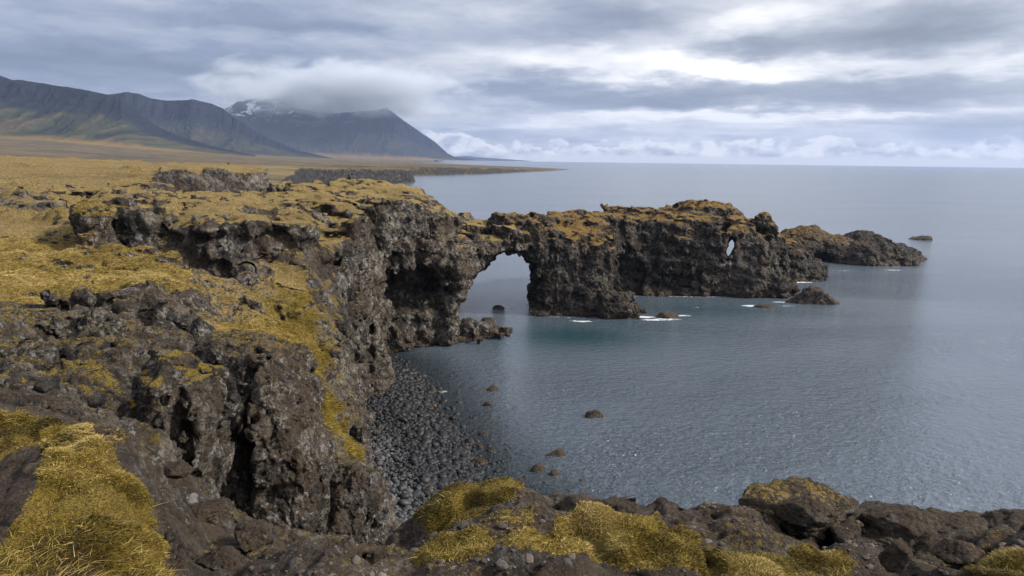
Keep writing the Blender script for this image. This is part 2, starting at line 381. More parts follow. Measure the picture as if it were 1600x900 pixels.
# ------------------------------------------------------------------ land: heights as control points
lw = lambda x, y: (x/(np.maximum(y, 0.5)+2.0)*2.2, np.log(np.maximum(y, 0.5)+2.0))
def ctl(l):    # (px, py, depth) -> x, y, z
    return [D(*a) for a in l]
low_pts = ctl([
    # ledge under the camera
    (1000, 895, 3.7), (1000, 772, 5.5), (1150, 765, 5.6), (1150, 880, 3.9), (1300, 890, 3.9), (1300, 815, 4.9), (1450, 830, 5.0), (1590, 790, 5.8), (1580, 890, 4.0), (1430, 780, 5.9),
    (850, 895, 3.7), (850, 800, 5.2), (720, 890, 3.8), (750, 800, 5.0), (650, 840, 4.6), (600, 890, 3.9), (520, 855, 4.6), (460, 895, 3.9), (900, 803, 5.2), (960, 795, 5.3), (1070, 770, 5.55),
    # hummock on the left
    (0, 895, 3.2), (110, 895, 3.3), (220, 895, 3.6), (60, 800, 3.8), (160, 760, 4.2), (215, 700, 5.0), (120, 665, 5.6), (60, 640, 6.0), (0, 635, 6.2), (20, 720, 4.7), (235, 760, 4.6), (240, 830, 4.2),
    (330, 885, 4.4), (300, 830, 5.6), (380, 850, 5.6),
    # rubble
    (250, 770, 8.0), (240, 700, 9.0), (180, 650, 10.0), (330, 815, 8.5), (430, 860, 8.0), (470, 850, 11), (100, 610, 11), (0, 600, 11), (-150, 600, 11),
    (0, 560, 17), (100, 565, 17), (200, 575, 17), (-150, 540, 18), (260, 590, 18), (210, 640, 13), (0, 505, 26), (100, 510, 26), (210, 530, 25), (280, 545, 23), (-150, 490, 28),
    (310, 510, 29), (300, 495, 33), (180, 488, 32), (60, 480, 31.5),
    (300, 800, 13), (380, 800, 16), (450, 790, 17), (540, 850, 18), (580, 860, 22),
    # grass field
    (0, 468, 34), (100, 466, 35), (200, 470, 37), (270, 486, 38), (0, 430, 41), (120, 425, 45), (230, 440, 43), (300, 440, 45), (0, 395, 50), (100, 392, 52), (190, 400, 55), (-200, 440, 42), (-200, 380, 55),
    (270, 412, 54), (330, 432, 52), (0, 350, 62), (80, 372, 57), (0, 318, 74), (60, 335, 66), (-200, 330, 70), (0, 300, 92), (60, 312, 82), (-200, 302, 95), (100, 335, 64), (-400, 330, 70),
    # foot of the scarp, brown slope
    (350, 418, 58), (400, 402, 61), (450, 398, 64), (500, 390, 68), (540, 385, 76), (400, 440, 56), (480, 430, 60), (540, 430, 68), (560, 400, 84),
    # moss slope
    (330, 470, 49), (330, 510, 43), (320, 540, 37), (400, 540, 41), (430, 470, 54), (480, 490, 54), (470, 560, 43), (500, 600, 40), (530, 550, 50), (430, 560, 38), (400, 580, 30), (450, 640, 28), (520, 650, 36),
    (540, 690, 36), (560, 640, 44), (500, 700, 28), (450, 700, 21), (560, 740, 30), (580, 480, 72), (570, 560, 60),
]) + [(-30, 1, 28.6), (30, 1, 28.3), (0, 0.5, 28.3), (-12, 0.5, 28.5), (12, 0.5, 28.3), (14, 5.8, 27.4), (-100, 80, 27), (-100, 40, 26), (-60, 20, 27), (-150, 150, 28),
      (-18, 90, 19), (-24, 97, 20), (-60, 100, 25), (-60, 150, 26), (-20, 140, 20), (-90, 200, 26)]
LOWT = TPS(low_pts, lw, 2e-3)
hi_rim_px = [(130, 337, 25.6), (180, 322, 25.8), (215, 330, 25.4), (240, 322, 25.6), (300, 332, 25.2), (350, 332, 25.2), (400, 334, 25.0), (440, 332, 25.0), (490, 345, 24.3), (525, 338, 24.3), (560, 322, 24.8), (590, 316, 24.8), (620, 310, 24.6), (650, 311, 23.9), (668, 317, 23.3), (700, 326, 21.8), (740, 338, 19.8), (775, 348, 18.3)]
rim = [(*W(px, py, z), z) for px, py, z in hi_rim_px]
hi_pts = rim+ctl([(560, 281, 128), (500, 286, 118), (430, 296, 104), (620, 290, 126), (660, 300, 130), (560, 303, 112), (480, 318, 88), (420, 318, 92), (330, 308, 96), (250, 300, 96), (300, 290, 125), (150, 300, 90), (60, 292, 105), (200, 285, 130), (0, 285, 110), (395, 313, 102), (120, 318, 74), (-100, 280, 120),
                                   (640, 313, 108), (690, 322, 121), (200, 272, 190), (380, 268, 236), (0, 262, 260), (300, 278, 170), (300, 309, 100)])+[(-9, 128, 18.8), (-4, 128, 18.3), (0, 131, 18.4), (5, 132, 18.2), (5, 126, 18), (-14, 134, 20.5), (-30, 140, 24), (-130, 160, 26), (-130, 260, 26), (-95, 240, 26.3), (-200, 200, 27), (-200, 330, 26), (-40, 50, 25), (-60, 60, 26)]
HIT = TPS(hi_pts, lw, 1e-3)
LANDP = [(16, 6.2), (9, 6.0), (4.6, 5.95), (3.3, 5.75), (2.6, 5.35), (2.2, 5.75), (1.6, 5.7), (0.9, 5.55), (0.45, 5.2), (0, 5.25), (-.4, 5.1), (-.8, 4.75), (-1.15, 4.7), (-1.5, 5.2), (-2.0, 7.5), (-2.3, 10), (-2.9, 13), (-3.4, 16), (-4.3, 21),
         (-5.6, 27), (-7.2, 34), (-8.4, 39), (-11.2, 47), (-13.6, 54), (-16.3, 66), (-17.2, 72), (-18.4, 82), (-20.2, 90), (-22.5, 96), (-23.0, 102), (-16, 106), (-9.5, 109), (-6.0, 117), (-2.5, 124.5), (0.5, 127), (0.8, 136), (-4, 137), (-12, 137),
         (-18, 141), (-27, 141), (-38, 128), (-41, 115), (-40, 106), (-48, 104), (-60, 114), (-74, 140), (-95, 185), (-104, 214), (-92, 224), (-85, 236), (-92, 256), (-110, 270), (-140, 300), (-400, 420), (-600, 200), (-600, -40), (16, -40)]
UPP = [(-600, 150), (-120, 110), (-75, 96), (-52, 80), (-42, 66)]+[(x, y) for x, y, z in rim]+[(-2.5, 125.5), (0.5, 128), (0.8, 136), (-4, 137), (-12, 138), (-18, 141), (-27, 141), (-38, 128), (-41, 115), (-40, 106), (-48, 104), (-60, 114), (-74, 140), (-95, 185), (-104, 214), (-92, 224), (-85, 236), (-92, 256), (-110, 270), (-140, 300), (-400, 420), (-600, 200)]
def ell(X, Y, Z, c, r):
    q = np.sqrt(((X-c[0])/r[0])**2+((Y-c[1])/r[1])**2+((Z-c[2])/r[2])**2)
    return (1-q)*min(r)          # > 0 inside
ARCH_PX = [(722, 512), (719, 480), (727, 455), (742, 432), (760, 410), (778, 400), (800, 396), (818, 400), (829, 412), (834, 435), (828, 455), (829, 475), (826, 500)]
ARCH = [(D(px, py, 130)[0], D(px, py, 130)[2]) for px, py in ARCH_PX]; ARCH = [(ARCH[0][0], -4)]+ARCH+[(ARCH[-1][0], -4)]
def arch_cut(X, Y, Z):
    q = 130.0/np.maximum(Y, 60)          # the opening flares away from the bay
    return 0.75-poly_sd(X*q, EYE+(Z-EYE)*q, ARCH)
def mainland(x, y, z, fine):
    """density of the land (>0 inside) on a grid; fine = size of the smallest folds"""
    X, Y = np.meshgrid(x, y, indexing='ij'); Zg = z[None, None, :].astype(np.float32)
    sc = np.clip(Y/45.0, 0.10, 2.2)
    sd = poly_sd(X, Y, LANDP)
    wob = fbm(X, Y, X*0+3, 9, 4)*1.6*sc
    sd = sd+wob
    top = LOWT(X, Y)
    top = np.clip(top, 12, 29)
    rough = fbm(X, Y, X*0+11, 7, 5)*0.9*np.clip(Y/30.0, 0.07, 1)
    rocky = smooth(9, 12, Y)*smooth(34, 28, Y)
    top = top+rough*0.35+rocky*(fbm(X, Y, X*0+5, 3.0, 5, ridged=True)*0.9)
    if y[0] < 6:
        for px_, py_, Yd_, rx_, ry_, h_ in ((745, 830, 4.85, .38, .28, .16), (700, 880, 4.0, .22, .15, .06), (1180, 840, 4.6, .9, .22, .07), (120, 720, 4.6, .5, .5, .10), (190, 800, 4.2, .25, .3, .07), (1540, 860, 4.5, .3, .2, .07)):
            c_ = D(px_, py_, Yd_); top = top+h_*np.exp(-((X-c_[0])/rx_)**2-((Y-c_[1])/ry_)**2)
    topf = top[:, :, None].astype(np.float32)
    bat = 0.16*smooth(5, 12, Y)*(1-0.8*smooth(35, 60, Y))
    side = (-sd)[:, :, None]+(bat[:, :, None]*np.clip(topf-Zg, 0, 30)).astype(np.float32)
    F = np.minimum(topf-Zg, side.astype(np.float32)); del side
    if y[-1] > 40:
        sdu = poly_sd(X, Y, UPP)+fbm(X, Y, X*0+21, 7, 4, ridged=True)*1.8
        sdu = np.where(Y < 62, sdu, np.maximum(sdu, sd-0.5))
        tu = np.clip(HIT(X, Y), 14, 26.8)+fbm(X, Y, X*0+31, 14, 5)*1.1*np.clip(1.3-Y/200, 0.3, 1)
        tu = tu-1.2*smooth(-5, 0.5, sdu)
        tuf = tu[:, :, None].astype(np.float32)
        U = np.minimum(tuf-Zg, (-sdu)[:, :, None].astype(np.float32)+0.03*np.clip(tuf-Zg, 0, 30))
        F = np.maximum(F, U); del U
        # headland ribs and caves
        if y[-1] > 90:
            X3, Y3, Z3 = X[:, :, None], Y[:, :, None], Zg
            F = np.maximum(F, ell(X3, Y3, Z3, (-9, 114, -1), (8, 6, 7)).astype(np.float32))
            F = np.minimum(F, -ell(X3, Y3, Z3, (-15.0, 105.5, 9.8), (7.8, 8.5, 4.2)).astype(np.float32))
            F = np.minimum(F, -ell(X3, Y3, Z3, (-22.0, 98, 4.5), (5.0, 5.0, 8.5)).astype(np.float32))
            a = arch_cut(X3+0*Z3, Y3+0*Z3, Z3+0*X3)
            F = np.minimum(F, np.where((Y3 > 108), -a, 9).astype(np.float32))
            F = np.maximum(F, ell(X3, Y3, Z3, (-5.5, 113.5, -.9), (5.2, 2.4, 3.2)).astype(np.float32))
        # hole low in the rib
        F = np.minimum(F, -ell(X[:, :, None], Y[:, :, None], Zg, (-14.6, 58, 9.0), (3.2, 2.0, 3.0)).astype(np.float32))
    else:
        for c, r in ((D(368, 760, 12.8), (0.55, 2.8, 2.0)),):
            F = np.minimum(F, -ell(X[:, :, None], Y[:, :, None], Zg, c, r).astype(np.float32))
    calm = 1-0.72*smooth(-1, -4, poly_sd(X, Y, FIELD))-0.5*smooth(0, -2.5, poly_sd(X, Y, MOSS))
    if y[-1] > 40: calm = np.minimum(calm, 1-0.78*smooth(-3, -8, sdu))
    add_noise(F, x, y, z, fine, np.clip(Y/45.0, 0.05, 1.6)*np.clip(calm, 0.2, 1))
    if y[0] < 6: F = np.minimum(F, -3*ell(X[:, :, None], Y[:, :, None], Zg, (1.06, 5.15, 27.50), (.26, .5, .20)).astype(np.float32))
    return F
def add_noise(F, x, y, z, fine, scale2d=None, amp=1.0, band=2.6):
    """fractured blocks, leaning joints and ledges"""
    s2 = scale2d if scale2d is not None else np.ones(F.shape[:2])
    m = np.abs(F) < band*amp*(s2[:, :, None]+0.3)
    I, J, K = np.nonzero(m); xx, yy, zz = x[I], y[J], z[K]; s = s2[I, J]*amp
    n = fbm(xx, yy, zz*0.6, 8.0, 2)*1.5*np.clip(s, 0, 1)
    wx = fbm(xx, yy, zz, 5.0, 3); wz = fbm(xx+40, yy, zz, 5.0, 3)
    for LL in (4.2, 1.9, 0.85, 0.4):
        if LL < 2.4*fine: break
        if LL > 5*amp and amp < 1: continue
        wgt = np.clip(s*5/LL, 0, 1)
        if wgt.max() < 0.05: continue
        f1, f2, fac, rid = worley(xx+wx*LL*0.5, yy+wx*LL*0.3, zz*0.55+wz*LL*0.5, LL)
        n = n+((rid-0.5)*0.34+fac*0.75-np.clip(0.22-(f2-f1), 0, 1)*0.9)*LL*0.62*wgt
    # ledges: beds of rock standing out one over the other
    for LL, a_ in ((2.6, 0.42), (1.1, 0.20)):
        if LL < 2.4*fine: continue
        ph = (zz+wz*1.6+0.10*xx)/LL; fr = ph-np.floor(ph)
        n = n+(smooth(0.0, 0.25, fr)*smooth(1.0, 0.55, fr)-0.5)*a_*np.clip(s*1.6, 0, 1)*(LL < 3*max(amp, 0.3))
    F[I, J, K] += n.astype(np.float32)

def surface_detail(P, Q, L, amp, blocks=0.6, times=1, soft=None):
    """push the surface in and out: fractured blocks, ridges and grain. soft = 0..1, how much is smooth turf"""
    N = normals(P, Q)
    x, y, z = P[:, 0].astype(np.float64), P[:, 1].astype(np.float64), P[:, 2].astype(np.float64)
    w1 = fbm(x, y, z, L*2, 3); w2 = fbm(x+50, y, z, L*2, 3)
    f1, f2, fac, rid = worley(x+w1*L*0.35, y+w2*L*0.35, z*0.6+w1*L*0.3, L)
    d = fac*1.3-np.clip(0.12-(f2-f1), 0, 1)*1.8+(rid-.5)*0.30
    f1, f2, fac, rid = worley(x+9+w1*L*0.2, y, z*0.75, L*0.42)
    d = d*blocks+(fac*1.0-np.clip(0.12-(f2-f1), 0, 1)*1.4+(rid-.5)*.2)*blocks*0.5
    f1, f2, fac, rid = worley(x+3, y+w2*L*0.1, z, L*0.19)
    d = d+(fac*1.0)*blocks*0.30
    d = d+fbm(x, y, z*0.7, L*0.6, 4)*0.30+fbm(x, y, z, L*1.7, 2)*0.30
    if soft is not None: d = d*(1-soft)+soft*fbm(x, y, z, L*0.8, 4)*0.16
    return (P+N*(d*amp*L)[:, None]).astype(np.float32)

def olive_of(x, y):
    o = 0.25+0.0*x
    slope = smooth(-20, -14, x)*smooth(30, 36, y)*smooth(75, 60, y)
    o = o+0.75*np.maximum(slope, smooth(32, 22, y))
    return np.clip(o, 0, 1)
MOSS = [W(px, py, z) for px, py, z in [(425, 405, 20.8), (462, 412, 20.5), (505, 460, 18.5), (515, 540, 16.5), (510, 600, 16), (565, 650, 14), (575, 705, 13.5), (500, 712, 15), (470, 610, 17), (430, 575, 18), (310, 565, 19.8), (305, 500, 20.5), (335, 470, 20.8), (390, 470, 19.8)]]
MOSS2 = [W(px, py, z) for px, py, z in [(410, 410, 21), (540, 400, 18), (545, 600, 15.5), (600, 690, 13), (590, 740, 12.5), (480, 720, 16), (400, 580, 19), (290, 570, 19.5), (310, 440, 21.3)]]
FIELD = [W(px, py, z) for px, py, z in [(-400, 470, 23), (0, 472, 23), (120, 466, 22.8), (200, 474, 22), (292, 497, 21.4), (262, 462, 21.8), (318, 438, 21.2), (270, 412, 21.5), (200, 400, 21.9), (180, 385, 22.3), (150, 360, 23.3), (60, 330, 24.5), (-400, 330, 24.5)]]
NEARTURF = [[W(px, py, 27.95) for px, py in [(225, 1000), (232, 830), (245, 765), (228, 705), (160, 668), (110, 630), (60, 614), (0, 612), (-300, 600), (-300, 690), (0, 668), (75, 678), (50, 740), (0, 800), (-120, 860), (-160, 1000)]],
            [(-.65, 4.75), (-.55, 4.95), (-.2, 5.05), (0.1, 5.0), (.1, 4.75), (-.1, 4.5), (-.5, 4.35)],
            [W(px, py, 27.5) for px, py in [(800, 905), (830, 872), (900, 850), (1000, 838), (1120, 830), (1200, 820), (1290, 795), (1340, 810), (1362, 850), (1340, 910)]],
            [W(px, py, 27.5) for px, py in [(1500, 840), (1600, 840), (1600, 905), (1480, 905), (1520, 870)]],
            [W(px, py, 27.5) for px, py in [(640, 905), (690, 868), (740, 880), (750, 905)]]]
DIRT = [[W(px, py, 27.9) for px, py in [(70, 682), (45, 740), (-5, 795), (-120, 850), (-400, 850), (-400, 690), (0, 672)]]]
def grass_mask(P, N):
    x, y = P[:, 0].astype(np.float64), P[:, 1].astype(np.float64); nz = N[:, 2]
    flat = smooth(0.45, 0.85, nz)
    n = fbm(x, y, P[:, 2]*1.0, 6, 4)
    g = np.zeros(len(P))
    g = np.maximum(g, (poly_sd(x, y, FIELD)+fbm(x, y, x*0, 3, 3)*1.2 < 0)*smooth(0.40, 0.75, nz)*1.1)
    g = np.maximum(g, smooth(0.5, -1.2, poly_sd(x, y, MOSS)+fbm(x, y, x*0, 3, 4)*1.6)*smooth(0.05, 0.30, nz)*1.05)
    g = np.maximum(g, smooth(0.8, -1.2, poly_sd(x, y, MOSS2)+fbm(x, y, x*0, 2, 4)*2.4)*smooth(0.25, 0.6, nz)*0.50)
    sdu = poly_sd(x, y, UPP)
    up = (sdu < 1.5)*(y > 55)
    g = np.maximum(g, up*smooth(0.55, 0.88, nz+n*0.15)*(0.98+0.40*n))
    g = np.maximum(g, (y > 9)*(0.45+0.30*n)*flat)                      # scraps elsewhere
    ht = LOWT(x, y); ht = np.where(sdu < 1, np.maximum(ht, HIT(x, y)), ht)
    g = g*smooth(-5.5, -3.0, P[:, 2]-ht)
    nt = np.full(len(P), 9.0)
    m = y < 9
    if m.any():
        w = fbm(x[m], y[m], x[m]*0, 0.5, 4)*0.22
        for q in NEARTURF: nt[m] = np.minimum(nt[m], poly_sd(x[m], y[m], q)+w)
        g[m] = np.maximum(g[m], smooth(0.10, -0.06, nt[m])*1.1)
        g[m] = np.maximum(g[m], (0.24+0.45*fbm(x[m], y[m], x[m]*0, 0.9, 4))*flat[m])
        for q in DIRT: g[m] *= 1-smooth(0.05, -0.08, poly_sd(x[m], y[m], q)+w)
    return np.clip(g, 0, 1.1)

GROUND_NEAR = None
def chunk(name, xs, ys, zs, h, mat, L, amp, sub=1, blocks=0.6, fn=mainland):
    x = np.arange(xs[0], xs[1]+h, h); y = np.arange(ys[0], ys[1]+h, h); z = np.arange(zs[0], zs[1]+h, h)
    F = fn(x, y, z, h); P, Q = surface_nets(F, (x[0], y[0], z[0]), h); del F
    for _ in range(sub): P, Q = subdivide(P, Q); P = relax(P, Q, 1, 0.5)
    N = normals(P, Q); g = grass_mask(P, N)
    P = surface_detail(P, Q, L, amp, blocks, soft=np.clip(g*1.1, 0, 1)*0.9)
    o = mesh_obj(name, P, Q, mat, {'grass': g, 'olive': olive_of(P[:, 0], P[:, 1])})
    print(name, xs, ys, len(P), 'verts', round(time.time()-T0, 1), 's', flush=True)
    return o, P, Q, g
QUAL = 1.0
m_near = mat_rock('near rock and turf', 0.14, 0.72, 0.4, False, warm=1.3, soil=0.95)
m_mid = mat_rock('mid rock and turf', 0.45, 0.92, 1.0, False, warm=0.6)
m_cove = mat_rock('cove cliff rock', 1.6, 1.12, 1.0, True, warm=0.5)
m_far = mat_rock('upland rock and turf', 4.0, 1.1, 0.5, False)
o, PN, QN, GN = chunk('cliff_top_ground', (-9.5, 9), (2.2, 8.3), (24.2, 29.4), 0.06*QUAL, m_near, 0.22, 0.42, 1); tag(o, kind='structure')
o, *_ = chunk('rocky_hollow_ground', (-20, -1), (8.0, 24.3), (15, 28.5), 0.12*QUAL, m_mid, 0.62, 0.75, 1); tag(o, kind='structure')
o, PM, QM, GM = chunk('moss_slope_ground', (-48, -4), (24, 56.4), (-.6, 27.5), 0.24*QUAL, m_mid, 1.1, 0.6, 1); tag(o, kind='structure')
o, *_ = chunk('cove_cliff', (-62, 14), (56, 142), (-1.2, 27.6), 0.42*QUAL, m_cove, 2.2, 0.55, 1); tag(o, kind='structure')
o, *_ = chunk('upland_ground', (-300, 0), (54, 330), (-2, 30), 1.4, m_far, 5, 0.25, 0, fn=lambda x, y, z, f: mainland(x, y, z, f)-3.0*((x[:, None, None] > -58) & (y[None, :, None] < 138))); tag(o, kind='structure')
o, *_ = chunk('cliff_under_viewpoint', (-60, 16), (-20, 30), (-2, 29), 0.9, m_mid, 2.0, 0.2, 0, fn=lambda x, y, z, f: mainland(x, y, z, f)-1.6); tag(o, kind='structure')

# ------------------------------------------------------------------ sea stack joined to the headland by the arch
m_stack = mat_rock('sea stack rock', 1.6, 0.54, 0.45, True, warm=0.15, gt=(0.80, 0.68, 0.50))
def wpx(l): return [W(*a) for a in l]
STACKP = [(2.2, 136.5)]+wpx([(828, 490), (868, 494), (930, 495), (968, 488)])+[(21, 138), (20.5, 146), (24, 152.0)]+wpx([(1000, 461), (1100, 463), (1198, 461)])+[(63.5, 160.5), (65.5, 167), (61, 177), (52, 180), (38, 176), (24, 172), (12, 160), (4, 150)]
STOP = TPS([(3, 136, 17.9), (12, 135.5, 15.8), (20, 136, 14.8), (3, 146, 18.6), (12, 144, 19.2), (20, 146, 18.6), (10, 155, 18.5), (24, 152, 17.5), (24, 162, 18.3), (36, 152.5, 17.5), (36, 160, 18.6), (36, 172, 18.4), (46, 157, 17.0), (50, 160, 18.6), (54.5, 166, 19.0), (50, 174, 18.2), (58, 176, 16),
            (57.5, 161, 14.5), (58, 166, 15), (60.5, 164, 17.2), (62.5, 164, 15.5), (64, 162, 12.5), (65, 168, 12), (62, 172, 12)], lambda x, y: (x/30, y/30), 1e-3)
def stack_fn(x, y, z, fine):
    X, Y = np.meshgrid(x, y, indexing='ij'); Zg = z[None, None, :].astype(np.float32); X3, Y3 = X[:, :, None], Y[:, :, None]
    sd = poly_sd(X, Y, STACKP)+fbm(X, Y, X*0+3, 9, 4)*1.3
    top = STOP(X, Y)+fbm(X, Y, X*0+8, 9, 5)*0.5
    topf = top[:, :, None].astype(np.float32)
    F = np.minimum(topf-Zg, (-sd)[:, :, None].astype(np.float32)+0.15*np.clip(topf-Zg, 0, 30)-1.2)
    U = lambda a: np.maximum(F, a.astype(np.float32)); S = lambda a: np.minimum(F, -a.astype(np.float32))
    F = U(ell(X3, Y3, Zg, (1.5, 132.5, 15.0), (8.5, 5.5, 4.4)))                 # bridge end
    F = U(ell(X3, Y3, Zg, (19.5, 132.5, 0), (6.5, 4.5, 5.5)))                # foot of the pier
    F = U(ell(X3, Y3, Zg, (23.0, 131.8, -.3), (4.2, 2.0, 2.2)))
    F = U(ell(X3, Y3, Zg, (55, 158.5, 0), (12, 7.5, 10)))                     # swelling under the window
    F = U(ell(X3, Y3, Zg, (60.5, 163, 6), (6.2, 6, 9.5)))
    F = U(ell(X3, Y3, Zg, (59.5, 163, 14.5), (3.0, 3.0, 3.4)))
    F = S(ell(X3, Y3, Zg, (25, 149, 4.5), (7, 6.5, 6.5)))                     # hollow beside the pier
    F = S(ell(X3, Y3, Zg, (37, 151.0, 4.0), (9, 2.6, 4)))
    # cleft and window, cut along one line right through the wall
    c = D(1141, 387, 160); d = np.array(ray(1141, 387)); d /= d[1]
    ux = X3-(c[0]+d[0]*(Y3-160)); uz = Zg-(c[2]+d[2]*(Y3-160))
    win = 1.05-np.sqrt((ux-0.18*uz)**2+(uz/2.1)**2)
    F = S(win+0*Zg)
    q = X3-(c[0]-0.4+d[0]*(Y3-160)-0.12*(Zg-11))
    q = q+0.5*np.sin(Zg*0.9)+0.25*np.sin(Zg*2.3); cl = np.minimum(0.75-np.abs(q), np.minimum(Zg-8.0, 158.2+0.25*(Zg-8)-Y3))
    F = S(np.minimum(cl, 2)+0*Zg)
    F = S(ell(X3, Y3, Zg, (57.6, 158, 19.5), (1.5, 16, 4.5)))
    a = arch_cut(X3+0*Zg, Y3+0*Zg, Zg+0*X3); F = S(np.where(Y3 < 152, a, -9))
    add_noise(F, x, y, z, fine, None, 1.0)
    F = S(win*0.8+0*Zg)
    return F
def top_grass(P, N, zlo, strength=1.0, lo=0.55, hi=0.85):
    n = fbm(P[:, 0], P[:, 1], P[:, 2], 5, 4)
    return np.clip(smooth(lo, hi, N[:, 2]+n*0.25)*smooth(zlo, zlo+2.5, P[:, 2]+n*2)*strength, 0, 1.1)
def rock_body(name, fn, xs, ys, zs, h, mat, L, amp, gfn, sub=1, blocks=0.6, ol=0.2):
    x = np.arange(xs[0], xs[1]+h, h); y = np.arange(ys[0], ys[1]+h, h); z = np.arange(zs[0], zs[1]+h, h)
    F = fn(x, y, z, h); P, Q = surface_nets(F, (x[0], y[0], z[0]), h); del F
    for _ in range(sub): P, Q = subdivide(P, Q); P = relax(P, Q, 1, 0.5)
    N = normals(P, Q); g = gfn(P, N)
    P = surface_detail(P, Q, L, amp, blocks, soft=np.clip(g, 0, 1)*0.85)
    o = mesh_obj(name, P, Q, mat, {'grass': g, 'olive': np.full(len(P), ol)})
    print(name, len(P), round(time.time()-T0, 1), flush=True)
    return o
o = rock_body('rock_arch', stack_fn, (-5, 72), (124, 184), (-1.2, 23.5), 0.40, m_stack, 2.2, 0.50, lambda P, N: top_grass(P, N, 10.5, 0.66, 0.30, 0.85))
tag(o, 'long grass-topped sea stack with the great arch and a small window hole', 'sea stack')

def mound_fn(parts, cuts=(), amp=1.0):
    def f(x, y, z, fine):
        X, Y, Z = np.meshgrid(x, y, z, indexing='ij'); F = np.full(X.shape, -9.0, np.float32)
        for c, r in parts: F = np.maximum(F, ell(X, Y, Z, c, r).astype(np.float32))
        for c, r in cuts: F = np.minimum(F, -ell(X, Y, Z, c, r).astype(np.float32))
        add_noise(F, x, y, z, fine, None, amp)
        return F
    return f
# smooth cliffs behind the stack
o = rock_body('islet', mound_fn([((73, 183, -1), (7.5, 9, 11.5)), ((78, 181, -1), (6.0, 6, 6.5)), ((69, 188, 0), (6.5, 8, 9.3))]), (60, 86), (172, 198), (-1, 18), 0.45, m_stack, 2.4, 0.35, lambda P, N: top_grass(P, N, 6.5, 0.8))
tag(o, 'steep dark rock islet close behind the right end of the long stack', 'rock islet')
o = rock_body('islet', mound_fn([((95, 222, -2), (14, 12, 11.6)), ((86, 216, -2), (8, 9, 8.0)), ((103, 218, -2), (10, 12, 9.8)), ((108, 213, -2), (8, 10, 9.2)), ((114, 221, -2), (11, 11, 10.8)), ((122, 220, -2), (11, 8, 8.2)), ((127, 221, -1.5), (9, 5, 4.0)), ((111, 207, -2), (9, 4, 4.8)), ((119, 209, -1.5), (6, 5, 4.2))], [((96, 207, 0), (3.5, 8, 4.0)), ((108, 214, 9), (1.3, 9, 2.5))], 0.8),
              (72, 148), (198, 236), (-1, 14), 0.5, m_stack, 2.4, 0.5, lambda P, N: top_grass(P, N, 4.0, 0.48, 0.3, 0.8)*smooth(116, 104, P[:, 0]))
tag(o, 'low humped grassy rock islet farthest right, sloping down to the sea in a long tail', 'rock islet')

# ------------------------------------------------------------------ single rocks
def ico(n):
    import bmesh
    bm = bmesh.new(); bmesh.ops.create_icosphere(bm, subdivisions=n, radius=1.0)
    P = np.array([v.co[:] for v in bm.verts], np.float32); T = np.array([[v.index for v in f.verts] for f in bm.faces], np.int32); bm.free(); return P, T
ICO = {n: ico(n) for n in (1, 2, 3, 5)}
def tnormals(P, T):
    n = np.cross(P[T[:, 1]]-P[T[:, 0]], P[T[:, 2]]-P[T[:, 0]]); N = np.zeros_like(P)
    for a in range(3):
        for k in range(3): N[:, a] += np.bincount(T[:, k], n[:, a], len(P))
    return N/np.maximum(np.linalg.norm(N, axis=1, keepdims=True), 1e-9)
def rock_shape(seed, r, lvl=3, rough=0.3, cuts=0):
    P, T = ICO[lvl]; P = P.copy(); s = seed*3.77
    d = 1+fbm(P[:, 0]+s, P[:, 1]+s, P[:, 2], 1.3, 3)*rough*1.3
    f1, f2, fac, rid = worley(P[:, 0]+s, P[:, 1], P[:, 2]+s, 0.75)
    d = d+fac*rough*0.9-np.clip(0.12-(f2-f1), 0, 1)*rough*1.2
    if lvl >= 5:
        f1, f2, fac, rid = worley(P[:, 0]*1.0+s, P[:, 1]+4, P[:, 2]+s, 0.26)
        d = d+fac*rough*0.45-np.clip(0.10-(f2-f1), 0, 1)*rough*0.8+fbm(P[:, 0]+s, P[:, 1], P[:, 2], 0.16, 4, ridged=True)*rough*0.13
    if cuts:
        rr_ = np.random.RandomState(seed); U = P/np.linalg.norm(P, axis=1, keepdims=True)
        for q in range(cuts):
            nrm = rr_.randn(3); nrm[2] = nrm[2]*0.8+0.2; nrm /= np.linalg.norm(nrm); off = rr_.uniform(0.62, 0.92)
            c_ = U@nrm; lim = np.where(c_ > 0.05, off/np.maximum(c_, 0.05), 9)
            d = np.minimum(d, lim+0.25*(d-1)+0.02*fac)
    P = P*d[:, None]*np.array(r, np.float32)
    if lvl >= 5:
        N = tnormals(P, T); k_ = float(max(r)); q_ = P+s
        a1 = worley(q_[:, 0], q_[:, 1], q_[:, 2], k_*0.30); a2 = worley(q_[:, 0], q_[:, 1]+3, q_[:, 2], k_*0.12)
        e = a1[2]*0.10-np.clip(0.12-(a1[1]-a1[0]), 0, 1)*0.30+a2[2]*0.05+fbm(q_[:, 0], q_[:, 1], q_[:, 2], k_*0.10, 3)*0.035
        P = P+N*(e*k_*rough*2.2)[:, None]
    return P.astype(np.float32), T
m_searock = mat_rock('tidal rock', 0.5, 0.7, 0.25, False, warm=0.3)
m_brown = mat_rock('weedy rock', 0.5, 0.75, 0.1, False, warm=2.0)
